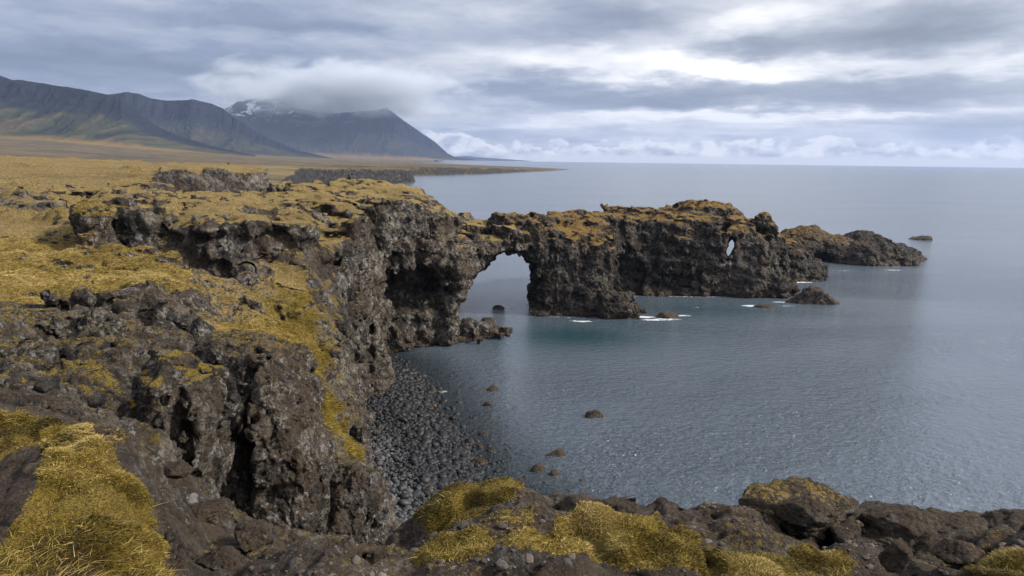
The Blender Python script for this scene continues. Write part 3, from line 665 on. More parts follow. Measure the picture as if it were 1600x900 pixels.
# (px, py of the middle at the waterline, width px, height px, weedy?, label)
SEAROCKS = [
 (1271, 476, 62, 21, 0, 'big pyramid shaped dark rock standing in the sea right of the stack'),
 (1041, 497, 36, 13, 1, 'brown rock ringed by foam between the pier foot and the stack'),
 (1440, 375, 32, 8, 0, 'lone dark rock in open sea, beyond the farthest islet'),
 (1197, 480, 34, 5, 1, 'barely emerging flat rock in white foam below the end of the stack'),
 (780, 483, 20, 7, 0, 'flat dark rock seen through the arch, farthest out'),
 (763, 502, 22, 8, 0, 'flat dark rock in the arch opening, nearer than its neighbour'),
 (777, 512, 14, 3, 0, 'tiny rock just awash in the arch opening'),
 (735, 509, 16, 11, 0, 'round dark boulder leaning on the foot of the arch'),
 (756, 519, 13, 8, 0, 'small rock on the crest of the low reef at the arch foot'),
 (772, 611, 20, 9, 1, 'brown oval rock in calm water, upper one of a close pair off the beach'),
 (764, 635, 17, 9, 1, 'brown oval rock in calm water, lower one of a close pair off the beach'),
 (927, 653, 30, 14, 0, 'isolated angular dark rock in open water in the middle of the bay'),
 (756, 680, 18, 10, 0, 'dark pointed rock off the beach, highest of the small cluster'),
 (733, 694, 19, 13, 0, 'dark rock at the tip of the shingle, left of the small cluster'),
 (751, 701, 10, 8, 1, 'very small brownish rock between two larger dark ones'),
 (768, 706, 18, 11, 0, 'dark rounded rock at the right of the small cluster off the beach'),
 (750, 726, 25, 15, 0, 'largest round dark boulder at the water edge of the beach'),
 (868, 713, 31, 15, 1, 'mossy brown heart shaped rock in the water'),
 (841, 737, 23, 13, 1, 'brown rock, left one of two lying side by side'),
 (866, 743, 19, 10, 1, 'brown rock, right one of two lying side by side'),
 (811, 759, 20, 12, 0, 'grey round rock below the pair of brown rocks'),
 (821, 746, 12, 4, 1, 'small flat rock left of the pair of brown rocks'),
 (768, 755, 18, 9, 0, 'pale rounded rock just off the near end of the beach'),
 (783, 755, 8, 5, 0, 'pebble sized rock right of the pale rounded rock'),
 (909, 751, 10, 4, 1, 'reddish rock just breaking the surface right of the brown pair'),
 (912, 781, 8, 4, 1, 'tiny reddish rock above the boulder on the cliff edge'),
 (791, 703, 5, 3, 1, 'smallest speck of brown rock off the cluster'),
 (689, 649, 15, 10, 0, 'dark rock on the water edge of the upper beach'),
 (675, 612, 14, 9, 1, 'brown rock in the dark shallows by the upper beach'),
 (659, 628, 12, 9, 0, 'small black rock in the dark shallows by the upper beach'),
 (700, 668, 18, 7, 0, 'low dark rock half submerged along the beach edge'),
 (716, 683, 14, 6, 0, 'low flat rock half submerged, next to the tip of the shingle'),
]
def rock_in_sea(i, px, py, wpx_, hpx, weedy, label):
    x, y = W(px, py-hpx*0.15, 0.0); dist = math.hypot(x, y); sl = math.hypot(dist, EYE)
    w = wpx_/FPX*sl*0.5; h = hpx/FPX*sl/max(0.5, dist/sl)*0.62
    w2 = max(w*0.62, 0.1)
    P, T = rock_shape(i+5, (w*1.08, w2, max(h, 0.12)*1.4), 5 if wpx_ > 24 else 3, 0.30, 7)
    if i == 0: P[:, 2] *= 1.45; P[:, 0] *= 1.15-0.42*np.clip(P[:, 2]/h, 0, 1); P[:, 2] = np.where(P[:, 2] > 0, P[:, 2]*1.05, P[:, 2])
    P[:, 2] -= h*0.28
    o = mesh_obj('sea_rock', P, T, m_brown if weedy else m_searock, {'grass': np.zeros(len(P)), 'olive': np.zeros(len(P))})
    o.location = (x, y, 0); tag(o, label, 'sea rock')
    return x, y, w
for i, a in enumerate(SEAROCKS): rock_in_sea(i, *a)

# ------------------------------------------------------------------ beach
SHORE = wpx([(560, 548), (600, 560), (632, 572), (655, 590), (668, 612), (684, 640), (700, 662), (722, 690), (738, 715), (748, 740), (762, 765), (790, 782), (830, 800)])
def shore_dist(x, y):       # > 0 on the land side
    pts = SHORE+[(10, 20), (-60, 20), (-60, 110), (-24, 108)]
    return -poly_sd(x, y, pts)
def beach_h(x, y):
    d = shore_dist(x, y)
    return np.where(d > 0, 0.0+2.9*(1-np.exp(-np.maximum(d, 0)*0.085)), d*0.14)+fbm(x, y, x*0, 4, 3)*0.12
bx = np.arange(-32, 10, 0.3); by = np.arange(24, 112, 0.3); BX, BY = np.meshgrid(bx, by, indexing='ij')
BH = beach_h(BX, BY)-0.15
m_sand, t, b = new_mat('wet shingle bed'); co = t.node('ShaderNodeTexCoord').outputs['Object']
vv = t.vor(co, 4.0); t.put(b.inputs['Base Color'], t.ramp(vv, [(0, (0.05, 0.05, 0.052)), (0.6, (0.012, 0.012, 0.013))])); b.inputs['Roughness'].default_value = 0.5
t.put(b.inputs['Normal'], bump(t, t.m('SUBTRACT', 1.0, vv), 1.0, 0.15))
o = mesh_obj('beach', np.stack([BX.ravel(), BY.ravel(), BH.ravel()], 1), grid_mesh(len(bx), len(by)), m_sand); tag(o, kind='structure')
m_cob, t, b = new_mat('beach cobble'); co = t.node('ShaderNodeTexCoord').outputs['Object']; g = t.node('ShaderNodeNewGeometry')
rnd = t.attr('tone'); nn = t.noise(co, 7.0, 5, 0.7)
c1 = t.ramp(rnd, [(0, (0.009, 0.009, 0.010)), (0.45, (0.025, 0.025, 0.028)), (0.7, (0.075, 0.076, 0.082)), (0.92, (0.19, 0.19, 0.20)), (0.96, (0.10, 0.060, 0.032)), (1.0, (0.12, 0.075, 0.038))])
t.put(b.inputs['Base Color'], t.mix(0.5, c1, t.mix(nn, (0.2, 0.2, 0.2), (1, 1, 1)), 'MULTIPLY')); b.inputs['Roughness'].default_value = 0.5; b.inputs['Specular IOR Level'].default_value = 0.35
t.put(b.inputs['Normal'], bump(t, nn, 0.5, 0.05))
def cobble_tone(x, y, r):       # paler dry stones high on the near beach, black wet ones along the water
    d = shore_dist(x, y); dry = smooth(5.0, 9.5, d+fbm(x, y, x*0, 3, 2)*2.5)*smooth(74, 62, y)
    return np.clip(0.0+r.rand(len(x))*0.36+dry*0.44, 0, 0.9)
rc = np.random.RandomState(5)
n = 42000; cx = rc.uniform(-26, 4, n); cy = rc.uniform(32, 104, n); d = shore_dist(cx, cy)
vis = (np.abs(cx+(-0.0))/1 < 99) & (cx/cy > -0.235) & (d > -4.5) & (d < 16)
keep = vis & (rc.rand(n) < np.where(d < 0, 0.42*np.exp(d*0.75), 1))
cx, cy = cx[keep], cy[keep]; d = d[keep]; n = len(cx)
rad = rc.lognormal(-1.86, 0.42, n)*np.where((d < 6) & (d > -2), 1.45, 1.0); rad = np.clip(rad, 0.09, 0.75)
tone = cobble_tone(cx, cy, rc); tone[rc.rand(n) < 0.015] = 0.97
vals = np.argsort(-rad/np.hypot(cx, cy)*((cy < 95)))
# the 300 that show largest, each an object
shapes = []
for k in range(10):
    P, T = rock_shape(100+k, (1.0, 0.8, 0.58), 3, 0.20, 3)
    shapes.append((P, T))
cob_me = []
toneq = (0.10, 0.28, 0.46, 0.64, 0.80, 0.97)
for tq in toneq:
    for k in range(3):
        P, T = shapes[(k+int(tq*20)) % 10]; me = None
        oo = mesh_obj('cobble', P, T, m_cob, {'tone': np.full(len(P), tq)}); cob_me.append(oo.data); bpy.data.objects.remove(oo)
big = vals[:300]
for j in big:
    tq = int(np.argmin([abs(tone[j]-q) for q in toneq])); o = bpy.data.objects.new('beach_cobble', cob_me[tq*3+int(rc.randint(3))]); COL.objects.link(o)
    o.location = (cx[j], cy[j], max(float(beach_h(cx[j:j+1], cy[j:j+1])[0]), -rad[j]*0.35)+rad[j]*0.12); o.scale = (rad[j], rad[j], rad[j]*rc.uniform(0.8, 1.2)); o.rotation_euler = (rc.uniform(-.4, .4), rc.uniform(-.4, .4), rc.uniform(0, 6.28))
    tag(o, 'one of the larger rounded cobbles lying on the dark shingle beach', 'cobble', 'large cobbles on the beach')
# the countless rest
rest = vals[300:]; P1, T1 = ICO[2]
VP = []; VT = []; VA = []
for grp in range(8):
    jj = rest[grp::8]; P, T = rock_shape(200+grp, (1.0, 0.78, 0.6), 2, 0.22); m_ = len(jj); a = rc.uniform(0, 6.28, m_)
    c_, s_ = np.cos(a)[:, None], np.sin(a)[:, None]; r_ = rad[jj][:, None]
    tl = rc.uniform(-.35, .35, m_)[:, None]
    X = (P[None, :, 0]*c_-P[None, :, 1]*s_)*r_+cx[jj][:, None]; Y = (P[None, :, 0]*s_+P[None, :, 1]*c_)*r_+cy[jj][:, None]
    Z = (P[None, :, 2]+tl*P[None, :, 0])*r_+(np.maximum(beach_h(cx[jj], cy[jj]), -rad[jj]*0.4)+rad[jj]*rc.uniform(-.1, .35, m_))[:, None]
    off = sum(len(v) for v in VP); VP.append(np.stack([X, Y, Z], 2).reshape(-1, 3)); VT.append((T[None]+(np.arange(m_)*len(P))[:, None, None]).reshape(-1, 3)+off); VA.append(np.repeat(tone[jj], len(P)))
o = mesh_obj('shingle', np.concatenate(VP), np.concatenate(VT), m_cob, {'tone': np.concatenate(VA)}); tag(o, kind='stuff', label='grey and black rounded stones covering the beach'); print('cobbles', n, round(time.time()-T0, 1))

# ------------------------------------------------------------------ sea
def axis(lo, hi, fine_lo, fine_hi, h, k=1.22):
    a = list(np.arange(fine_lo, fine_hi, h)); s = h; v = fine_lo
    while v > lo: s *= k; v -= s; a.insert(0, max(v, lo))
    s = h; v = a[-1]
    while v < hi: s *= k; v += s; a.append(min(v, hi))
    return np.array(a)
wx_ = axis(-17000, 17000, -30, 150, 0.6); wy_ = axis(-200, 17000, 40, 240, 0.6); WX, WY = np.meshgrid(wx_, wy_, indexing='ij')
foam = np.zeros(WX.shape); shal = np.zeros(WX.shape)
fx, fy = WX, WY
def blob(px, py, rx, ry): 
    x, y = W(px, py, 0); return np.exp(-(((WX-x)/rx)**2+((WY-y)/ry)**2))
near = (np.abs(WX) < 400) & (WY < 500)
sds = poly_sd(WX, WY, STACKP)
foam = np.where(near, np.maximum(0, 0.60*np.exp(-np.abs(sds-0.8)/1.1)*(WX > 3)), 0)
for a in [(1000, 495, 3.5, 1.2, 1.05), (1020, 500, 2.5, 0.9, .9), (1065, 493, 3, .8, .8), (1180, 478, 3.5, 1.2, 1.0), (1225, 472, 4, .8, .8), (1240, 440, 6, 2.2, 1.0), (1268, 433, 4, 1.0, .8), (1285, 428, 3, .8, .6), (910, 502, 3, .8, .9), (985, 481, 3, .7, .6), (1040, 499, 4, 1.2, .75), (1395, 422, 4, 1, .7), (1310, 423, 8, .8, .5), (1230, 478, 4, .8, .5), (692, 612, 2, .7, .7), (927, 656, 1.2, .6, .5), (1100, 480, 6, .6, .5)]:
    foam = np.maximum(foam, blob(*a[:4])*a[4])
for a in [(900, 525, 14, 9, 1.0), (980, 510, 12, 7, .5), (1090, 485, 22, 9, .5), (1340, 432, 14, 6, .3)]: shal = np.maximum(shal, blob(*a[:4])*a[4])
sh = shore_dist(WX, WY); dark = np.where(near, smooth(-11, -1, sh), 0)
m_sea, t, b = new_mat('sea water'); co = t.node('ShaderNodeTexCoord').outputs['Object']
geo = t.node('ShaderNodeNewGeometry'); dist = t.vm('LENGTH', geo.outputs['Position']).node.outputs['Value']
mp = t.mapping(co, (1.0, 1.8, 1.0), (0, 0, R(-18)))
mp2 = t.mapping(co, (1.0, 1.5, 1.0), (0, 0, R(24)))
wv = t.noise(mp, 0.42, 3, 0.55, 0.6); wv2 = t.noise(mp2, 1.1, 4, 0.6, 0.5); wv3 = t.noise(mp, 3.2, 3, 0.6)
patch = t.noise(t.mapping(co, (0.35, 1.0, 1.0), (0, 0, R(-8))), 0.02, 5, 0.6, 0.5)
calm = t.mapr(patch, 0.36, 0.64, 0.45, 1.35)
hgt = t.m('ADD', t.m('MULTIPLY', wv, 0.55), t.m('ADD', t.m('MULTIPLY', wv2, 0.60), t.m('MULTIPLY', wv3, 0.24)))
fade = t.mapr(dist, 60, 330, 1.0, 0.13)
nb = t.node('ShaderNodeBump'); t.put(nb.inputs['Strength'], t.m('MULTIPLY', fade, calm)); nb.inputs['Distance'].default_value = WAVE if 'WAVE' in globals() else 1.0; t.put(nb.inputs['Height'], hgt)
fo = t.attr('foam'); shl = t.attr('shallow'); dk = t.attr('nearshore')
deep = t.mix(shl, (0.090, 0.112, 0.138), (0.016, 0.050, 0.060))
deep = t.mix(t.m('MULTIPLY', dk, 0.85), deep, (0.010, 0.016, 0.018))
fn_ = t.m('ADD', t.m('MULTIPLY', fo, 1.0), t.m('MULTIPLY', t.m('SUBTRACT', t.noise(t.mapping(co, (0.7, 1.2, 1)), 0.9, 9, 0.78, 1.6), 0.5), 2.2)); fmask = t.m('MULTIPLY', t.mapr(fn_, 0.50, 0.72), t.mapr(fo, 0.03, 0.2))
t.put(b.inputs['Base Color'], t.mix(fmask, deep, (0.72, 0.75, 0.77)))
t.put(b.inputs['Roughness'], t.m('ADD', t.mapr(dist, 60, 450, 0.05, 0.20), t.m('MULTIPLY', fmask, 0.5))); b.inputs['IOR'].default_value = 1.333
t.put(b.inputs['Normal'], nb.outputs[0])
SP = np.stack([WX.ravel(), WY.ravel(), np.zeros(WX.size)], 1)
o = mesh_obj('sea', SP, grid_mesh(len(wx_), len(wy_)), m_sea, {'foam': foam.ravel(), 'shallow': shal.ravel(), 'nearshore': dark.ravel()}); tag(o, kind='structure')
print('sea', SP.shape, round(time.time()-T0, 1))

# ------------------------------------------------------------------ far land, mountains
m_plain = None
def mat_far(name, sc_, green=0.5, snow=False, dark=1.0):
    m, t, b = new_mat(name); co = t.node('ShaderNodeTexCoord').outputs['Object']
    v = t.attr('up'); gl = t.attr('gully')
    n1 = t.noise(co, 1.0/sc_, 6, 0.65); n2 = t.noise(t.mapping(co, (1, 1, 4)), 4.0/sc_, 6, 0.7)
    rock = t.mix(n2, (0.007*dark, 0.010*dark, 0.017*dark), (0.033*dark, 0.040*dark, 0.058*dark))  # basalt colour itself darkened for cloud shade and blued for haze
    talus = t.ramp(t.m('ADD', t.m('MULTIPLY', gl, 0.6), t.m('MULTIPLY', n2, 0.4)), [(0.30, (0.022, 0.027, 0.028)), (0.44, (0.042, 0.050, 0.036)), (0.54, (0.060, 0.068, 0.040)), (0.68, (0.115, 0.085, 0.055))])
    c = t.mix(t.mapr(t.m('ADD', v, t.m('MULTIPLY', t.m('SUBTRACT', n1, 0.5), 0.5)), 0.60, 0.42), rock, t.mix(green, rock, talus))
    c = t.mix(t.mapr(t.m('ADD', v, t.m('MULTIPLY', t.m('SUBTRACT', n1, 0.5), 0.2)), 0.16, 0.0), c, (0.20, 0.135, 0.055))
    if snow:
        sm = t.m('MULTIPLY', t.mapr(t.noise(t.mapping(co, (1, 1, 2.2)), 3.4/sc_, 4, 0.6, 1.0), 0.555, 0.59), t.attr('snow'))
        c = t.mix(sm, c, (0.75, 0.78, 0.82))
    t.put(b.inputs['Base Color'], c); b.inputs['Roughness'].default_value = 0.95; b.inputs['Specular IOR Level'].default_value = 0.1
    t.put(b.inputs['Normal'], bump(t, t.m('ADD', n2, n1), 0.7, sc_*0.12))
    return m
def mountain(name, crest, foot, Yc, Yf, mat, seed, cliff=0.66, nu=700, nv=110, snow=None, gul=1.0):
    """crest, foot: lists of (px, py); the ridge stands at depth Yc, its foot at Yf"""
    c = np.array(crest, float); f = np.array(foot, float)
    u = np.linspace(c[0, 0], c[-1, 0], nu); cy_ = np.interp(u, c[:, 0], c[:, 1]); fy_ = np.interp(u, f[:, 0], f[:, 1])
    yc = np.interp(u, [a[0] for a in Yc], [a[1] for a in Yc]) if isinstance(Yc, list) else np.full(nu, Yc)
    yf = np.interp(u, [a[0] for a in Yf], [a[1] for a in Yf]) if isinstance(Yf, list) else np.full(nu, Yf)
    top = np.array([D(a, b_, y_) for a, b_, y_ in zip(u, cy_, yc)]); bot = np.array([D(a, b_, y_) for a, b_, y_ in zip(u, fy_, yf)])
    v = np.linspace(-0.06, 1.5, nv)[None]; vv = np.clip(v, 0, 1)
    P = bot[:, None, :]*(1-v[..., None])+top[:, None, :]*v[..., None]
    H = (top[:, 2]-bot[:, 2])[:, None]
    prof = np.where(vv < 0.72, cliff*(vv/0.72)**1.35, cliff+(1-cliff)*smooth(0.72, 0.93, vv))
    prof = prof+np.where(v > 1, -(v-1)*0.12, 0)+np.where(v < 0, v*0.3, 0)
    x = P[..., 0]; y = P[..., 1]; sc_ = np.median(H)
    wq = fbm(x+seed*11, y*0.3, vv*0.5*sc_+0*x, sc_*0.9, 3)*sc_*0.5; gu = fbm(x+wq+seed*91, y*0.10, vv*0.30*sc_+0*x, sc_*0.26, 6, 0.68, True)
    gu2 = fbm(x+seed*31, y*0.5, x*0, sc_*0.8, 5)
    mask = smooth(0.0, 0.3, vv)*smooth(1.0, 0.86, v)
    P[..., 2] = bot[:, None, 2]+H*prof+mask*(gu*0.028*(0.5+smooth(-.3, .5, gu2))+gu2*0.05)*H*gul+smooth(0.8, 1, vv)*fbm(x, y, x*0, sc_*0.3, 4)*H*0.012
    P[..., 1] -= mask*(gu*0.05+gu2*0.35)*H*gul
    at = {'up': np.broadcast_to(prof, x.shape).ravel(), 'gully': (gu*0.5+0.5).ravel()}
    at['snow'] = (np.broadcast_to(smooth(snow[0], snow[0]+40, u)*smooth(snow[1], snow[1]-30, u), (nv, nu)).T*smooth(0.55, 0.85, prof)).ravel() if snow else np.zeros(x.size)
    Q = grid_mesh(nu, nv)[:, ::-1]
    return tag(mesh_obj(name, P.reshape(-1, 3), Q, mat, at), kind='structure')
mountain('mountain', [(330, 186), (350, 172), (370, 160), (400, 154), (425, 155), (450, 163), (472, 173), (500, 178), (560, 176), (592, 172), (604, 168), (615, 177), (630, 188), (655, 205), (680, 222), (700, 240), (712, 246), (742, 249)],
         [(330, 246), (600, 249), (700, 250), (742, 250.5)], 7600, [(330, 5600), (600, 6600), (742, 7500)], mat_far('snow streaked basalt mountain', 420, 0.35, True), 3, 0.52, snow=(340, 480))
mountain('mountain', [(120, 150), (170, 148), (195, 145), (215, 147), (235, 154), (260, 157), (300, 156), (330, 162), (347, 169), (362, 182), (380, 192), (400, 206), (430, 220), (470, 236), (520, 247)],
         [(120, 236), (300, 242), (520, 249)], 4600, [(120, 3600), (400, 4200), (520, 4550)], mat_far('haze tinted basalt ridge', 260, 0.55), 7, 0.60)
mountain('mountain', [(-260, 60), (-120, 95), (0, 120), (20, 127), (60, 131), (110, 139), (160, 147), (188, 153), (205, 165), (222, 182), (250, 200), (285, 214), (330, 228), (400, 243)],
         [(-260, 205), (0, 216), (150, 228), (300, 238), (400, 245)], 2900, [(-260, 2000), (200, 2350), (400, 2850)], mat_far('green brown talus ridge', 170, 0.85), 12, 0.62)
mountain('distant_cape', [(690, 250), (705, 245), (730, 243.6), (745, 245.5), (775, 247.5), (830, 251.5)], [(690, 251), (830, 252)], 14500, 14000, mat_far('faint far cape', 400, 0.3), 20, nu=120, nv=20)

# plain between the cliffs and the mountains, with its coast
PLP = [(-140, 262), (-100, 300), (-128, 420), (-175, 560), (-200, 700), (-168, 800), (-137, 880), (-134, 930), (-150, 990), (-250, 1080), (-330, 1200), (-150, 1330), (-60, 1500), (60, 1900), (150, 2160), (205, 2420), (150, 2600), (-100, 2700), (-500, 3400), (-700, 5000), (-900, 9000), (-14000, 9000), (-14000, 200), (-300, 200)]
pl_pts = ctl([(0, 214, 2300), (150, 225, 2600), (250, 234, 3000), (400, 243, 4000), (600, 248.2, 6600), (-260, 200, 2200), (0, 236, 1400), (200, 244, 1500), (400, 251, 1600), (0, 248, 800), (200, 252, 800), (400, 257, 850), (560, 262.5, 900), (600, 263.5, 900),
              (0, 256, 420), (200, 260, 420), (350, 263, 420), (600, 258, 1500), (480, 256, 1600), (700, 259.5, 1650), (780, 261.0, 1900), (830, 262.5, 2100), (880, 264.5, 2350), (0, 262, 300), (200, 266, 300), (-260, 250, 400), (-400, 250, 300)])
PLT = TPS(pl_pts, lambda x, y: (x/(y+20)*3, np.log(y+20)), 1e-3)
nu, nv = 800, 520
az = np.linspace(-1.05, 0.085, nu)[:, None]; yy = np.exp(np.linspace(math.log(236), math.log(8800), nv))[None]
X = az*yy; Y = yy+0*X
sdp = poly_sd(X, Y, PLP)+fbm(X, Y, X*0, 60, 5)*14*np.clip(Y/900, .3, 1)
top = PLT(X, Y)+fbm(X, Y, X*0, 45, 6, ridged=True)*0.8*np.clip(1300/Y, 0.5, 1)-0.5*smooth(600, 240, Y)
top = np.minimum(top, np.where(Y < 900, 26.6-0.002*(Y-236), 999))
edge = smooth(5, -4.5*np.clip(Y/900, 0.6, 2), sdp+fbm(X, Y, top*0, 30, 3)*2.0)
Z = -3+(top+3)*edge
P = np.stack([X, Y, Z], 2).reshape(-1, 3); Q = grid_mesh(nu, nv)[:, ::-1]
m_pl, t, b = new_mat('far heath and lava cliff'); co = t.node('ShaderNodeTexCoord').outputs['Object']; g = t.node('ShaderNodeNewGeometry')
nz = t.sep(g.outputs['Normal'])[2]; n1 = t.noise(t.mapping(co, (0.5, 1, 1)), 0.02, 8, 0.68, 0.5); n2 = t.noise(co, 0.15, 6, 0.7)
c = t.mix(n2, (0.22, 0.155, 0.055), (0.40, 0.28, 0.11)); c = t.mix(t.mapr(n1, 0.50, 0.62, 0, 0.8), c, (0.055, 0.050, 0.038)); c = t.mix(t.mapr(t.noise(co, 0.006, 4, 0.6), 0.5, 0.62, 0, 0.6), c, (0.13, 0.115, 0.055))
py_ = t.sep(g.outputs['Position'])[1]; c = t.mix(t.mapr(py_, 450, 1000, 0, 0.92), c, t.mix(t.mapr(n1, 0.35, 0.65), (0.17, 0.115, 0.048), (0.045, 0.038, 0.020))); n3 = t.noise(t.mapping(co, (1, 1, 2.5)), 0.16, 8, 0.75, 0.5); c = t.mix(t.mapr(t.m('ADD', nz, t.m('MULTIPLY', t.m('SUBTRACT', n3, 0.5), 0.9)), 0.90, 0.68), c, t.ramp(n3, [(0.4, (0.006, 0.006, 0.007)), (0.52, (0.030, 0.026, 0.024)), (0.66, (0.13, 0.11, 0.09))]))
t.put(b.inputs['Base Color'], c); b.inputs['Roughness'].default_value = 0.95; t.put(b.inputs['Normal'], bump(t, t.m('ADD', n3, n1), 1.0, 6.0))
tag(mesh_obj('coastal_plain', P, Q, m_pl), kind='structure')

# ------------------------------------------------------------------ rock pillars near the viewpoint
m_pil = mat_rock('craggy pillar rock', 0.24, 0.85, 1.0, False, warm=0.7)
def pil(name, parts, label, h=0.07, amp=0.55, gr=0.5, cuts=(), L=0.55):
    pc = [(D(*a), r) for a, r in parts]; cc = [(D(*a), r) for a, r in cuts]
    lo = np.min([np.array(c)-np.array(r) for c, r in pc], 0)-0.5; hi = np.max([np.array(c)+np.array(r) for c, r in pc], 0)+0.5
    o = rock_body(name, mound_fn(pc, cc, 0.16), (lo[0], hi[0]), (lo[1], hi[1]), (lo[2], hi[2]), h, m_pil, L, amp,
                  lambda P, N: np.clip(smooth(0.55, 0.95, N[:, 2])*gr*smooth(hi[2]-2.2, hi[2]-0.8, P[:, 2])+0.16, 0, 1), 1, ol=0.9)
    tag(o, label, 'rock pillar'); return o
CL = [((366, 745, 12.6), (0.20, 3.5, 1.05)), ((358, 660, 12.6), (0.10, 3.5, 1.2))]
pil('rock_pillar', [((275, 690, 11.4), (0.72, 1.3, 1.55)), ((322, 618, 11.6), (0.40, 0.8, 0.55)), ((300, 640, 11.4), (.5, 1.1, .6)), ((235, 700, 11.0), (0.6, 1.0, 0.75)), ((308, 735, 11.2), (.45, .8, 1.0)), ((240, 660, 11.8), (.55, 1.0, .55))],
    'broad leaning rock pillar with pale lichen, left of the dark cleft', gr=0.6, cuts=CL, amp=0.62, L=0.42)
pil('rock_pillar', [((432, 700, 14.4), (0.88, 1.5, 2.1)), ((412, 590, 14.6), (0.75, 1.0, 0.75)), ((455, 640, 14.8), (.6, .9, .9)), ((462, 790, 13.8), (0.66, 1.0, 1.35)), ((378, 600, 15.0), (.6, .9, .6)), ((430, 810, 13.4), (.6, .8, .8))],
    'tall knobbly rock pillar right of the dark cleft', gr=0.3, cuts=CL, amp=0.62, L=0.5)
pil('rock_pillar', [((545, 800, 15.5), (0.72, 1.1, 1.0)), ((560, 760, 15.6), (0.30, 0.6, 0.42)), ((520, 830, 15.0), (.6, .9, .7)), ((575, 820, 15.6), (.32, .7, .9))],
    'low dark jagged rock pillar at the edge above the shingle', gr=0.1, amp=0.7, L=0.45)
pil('rock_outcrop', [((372, 560, 17.0), (1.0, 0.8, 0.55)), ((340, 575, 17), (.8, .7, .5)), ((420, 570, 17.5), (.9, .8, .5))], 'dark lichen-spotted crest of rock behind the two tall pillars', gr=0.3)
rk = np.random.RandomState(3)
def place_rock(name, px, py, Yd, r, label, cat, mat, lvl=5, seed=0, rough=0.34, group=None, grass=0.0, rz=0.0, zoff=0.0):
    c = D(px, py, Yd); P, T = rock_shape(seed, r, lvl, rough, 11); N = tnormals(P, T)
    g = smooth(0.5, 0.95, N[:, 2]+fbm(P[:, 0], P[:, 1], P[:, 2]+seed, r[0]*0.6, 3)*0.5)*grass
    o = mesh_obj(name, P, T, mat, {'grass': g, 'olive': np.full(len(P), 0.6)}); o.location = (c[0], c[1], c[2]+zoff); o.rotation_euler = (0, 0, rz); tag(o, label, cat, group); return o
for i, (px, py, Yd, r, lab) in enumerate([
    (52, 485, 31, (.75, .6, .55), 'boulder with white lichen patch just under the grass field, far left'),
    (92, 470, 32, (.7, .6, .35), 'low flat boulder at the front edge of the grass field'),
    (195, 520, 26, (1.0, .8, .75), 'large rounded dark boulder in the middle of the rocky hollow'),
    (235, 545, 23, (.8, .6, .5), 'dark boulder below the largest one in the hollow'),
    (45, 530, 22, (1.3, .8, .5), 'wide ridge-like boulder at the left edge of the hollow'),
    (80, 565, 19, (.8, .7, .5), 'brown mossy boulder under the ridge-like one'),
    (130, 590, 16, (.9, .6, .55), 'jagged boulder in the lower hollow, above the grassy hummock'),
    (185, 590, 15.5, (.6, .5, .45), 'jagged boulder beside the lower hollow boulder, to its right'),
    (308, 520, 27, (.6, .6, .7), 'upright dark boulder beside the golden moss slope'),
    (300, 575, 20, (.9, .7, .5), 'dark boulder between the hollow and the pillars'),
    (255, 455, 44, (1.4, .8, 1.0), 'rock with overhanging turf under the right tip of the field'),
        (285, 470, 40, (1.6, 1.0, 1.0), 'rock face jutting beneath the corner of the grass field')]):
    place_rock('boulder', px, py+6, Yd, r, lab, 'boulder', m_mid, 5, 40+i, 0.36, grass=0.35 if i in (5, 10, 11) else 0.1, rz=i*1.3)
for i in range(70):
    Yd = rk.uniform(9, 30); px = rk.uniform(-20, 330) if Yd > 14 else rk.uniform(-20, 230); py = None
    x = (px-800)/1067*Yd; z = float(LOWT(np.array([x]), np.array([Yd]))[0]); s_ = rk.uniform(0.12, 0.42)*(Yd/22)**0.5
    P, T = rock_shape(300+i, (s_*rk.uniform(1, 1.5), s_, s_*0.75), 3, 0.38, 8)
    o = mesh_obj('hollow_rock', P, T, m_mid, {'grass': np.clip(P[:, 2]/s_, 0, 1)*(0.45 if i % 4 == 0 else 0.05), 'olive': np.full(len(P), .3)}); o.location = (x, Yd, z+0.1); o.rotation_euler = (0, 0, i)
    tag(o, 'one of the loose dark rocks strewn over the rocky hollow', 'rock', 'loose rocks in the rocky hollow')
# rocks on the ledge in front
place_rock('rim_boulder', 1235, 795, 5.75, (.60, .42, .30), 'big dome shaped rock with moss on its left side on the cliff edge', 'boulder', m_near, 5, 71, 0.36, grass=0.5)
place_rock('rim_boulder', 1265, 800, 5.35, (.24, .2, .12), 'bare grey rock against the front of the dome shaped rock', 'boulder', m_near, 5, 72, 0.3)
place_rock('rim_boulder', 1400, 818, 5.5, (.34, .34, .17), 'dark rock right of the notch in the cliff edge', 'boulder', m_near, 5, 73, 0.3, grass=0.2)
place_rock('rim_boulder', 1490, 828, 5.5, (.50, .32, .15), 'low crumbly dark rock on the cliff edge by the notch', 'boulder', m_near, 5, 74, 0.36, grass=0.15)
place_rock('rim_boulder', 1590, 822, 5.5, (.50, .3, .15), 'long dark rock on the cliff edge at the right border', 'boulder', m_near, 5, 75, 0.36, grass=0.1)
place_rock('rim_boulder', 1398, 870, 4.3, (.11, .11, .11), 'round grey boulder in front of the notch beside the mossy turf', 'boulder', m_near, 5, 76, 0.25)
place_rock('rim_boulder', 920, 806, 5.25, (.15, .13, .125), 'small black boulder on the bare cliff edge, alone', 'boulder', m_near, 5, 84, 0.16)
place_rock('rim_boulder', 1500, 862, 4.5, (.2, .15, .08), 'low rock among moss in the lower right corner', 'boulder', m_near, 5, 78, 0.3, grass=0.3)
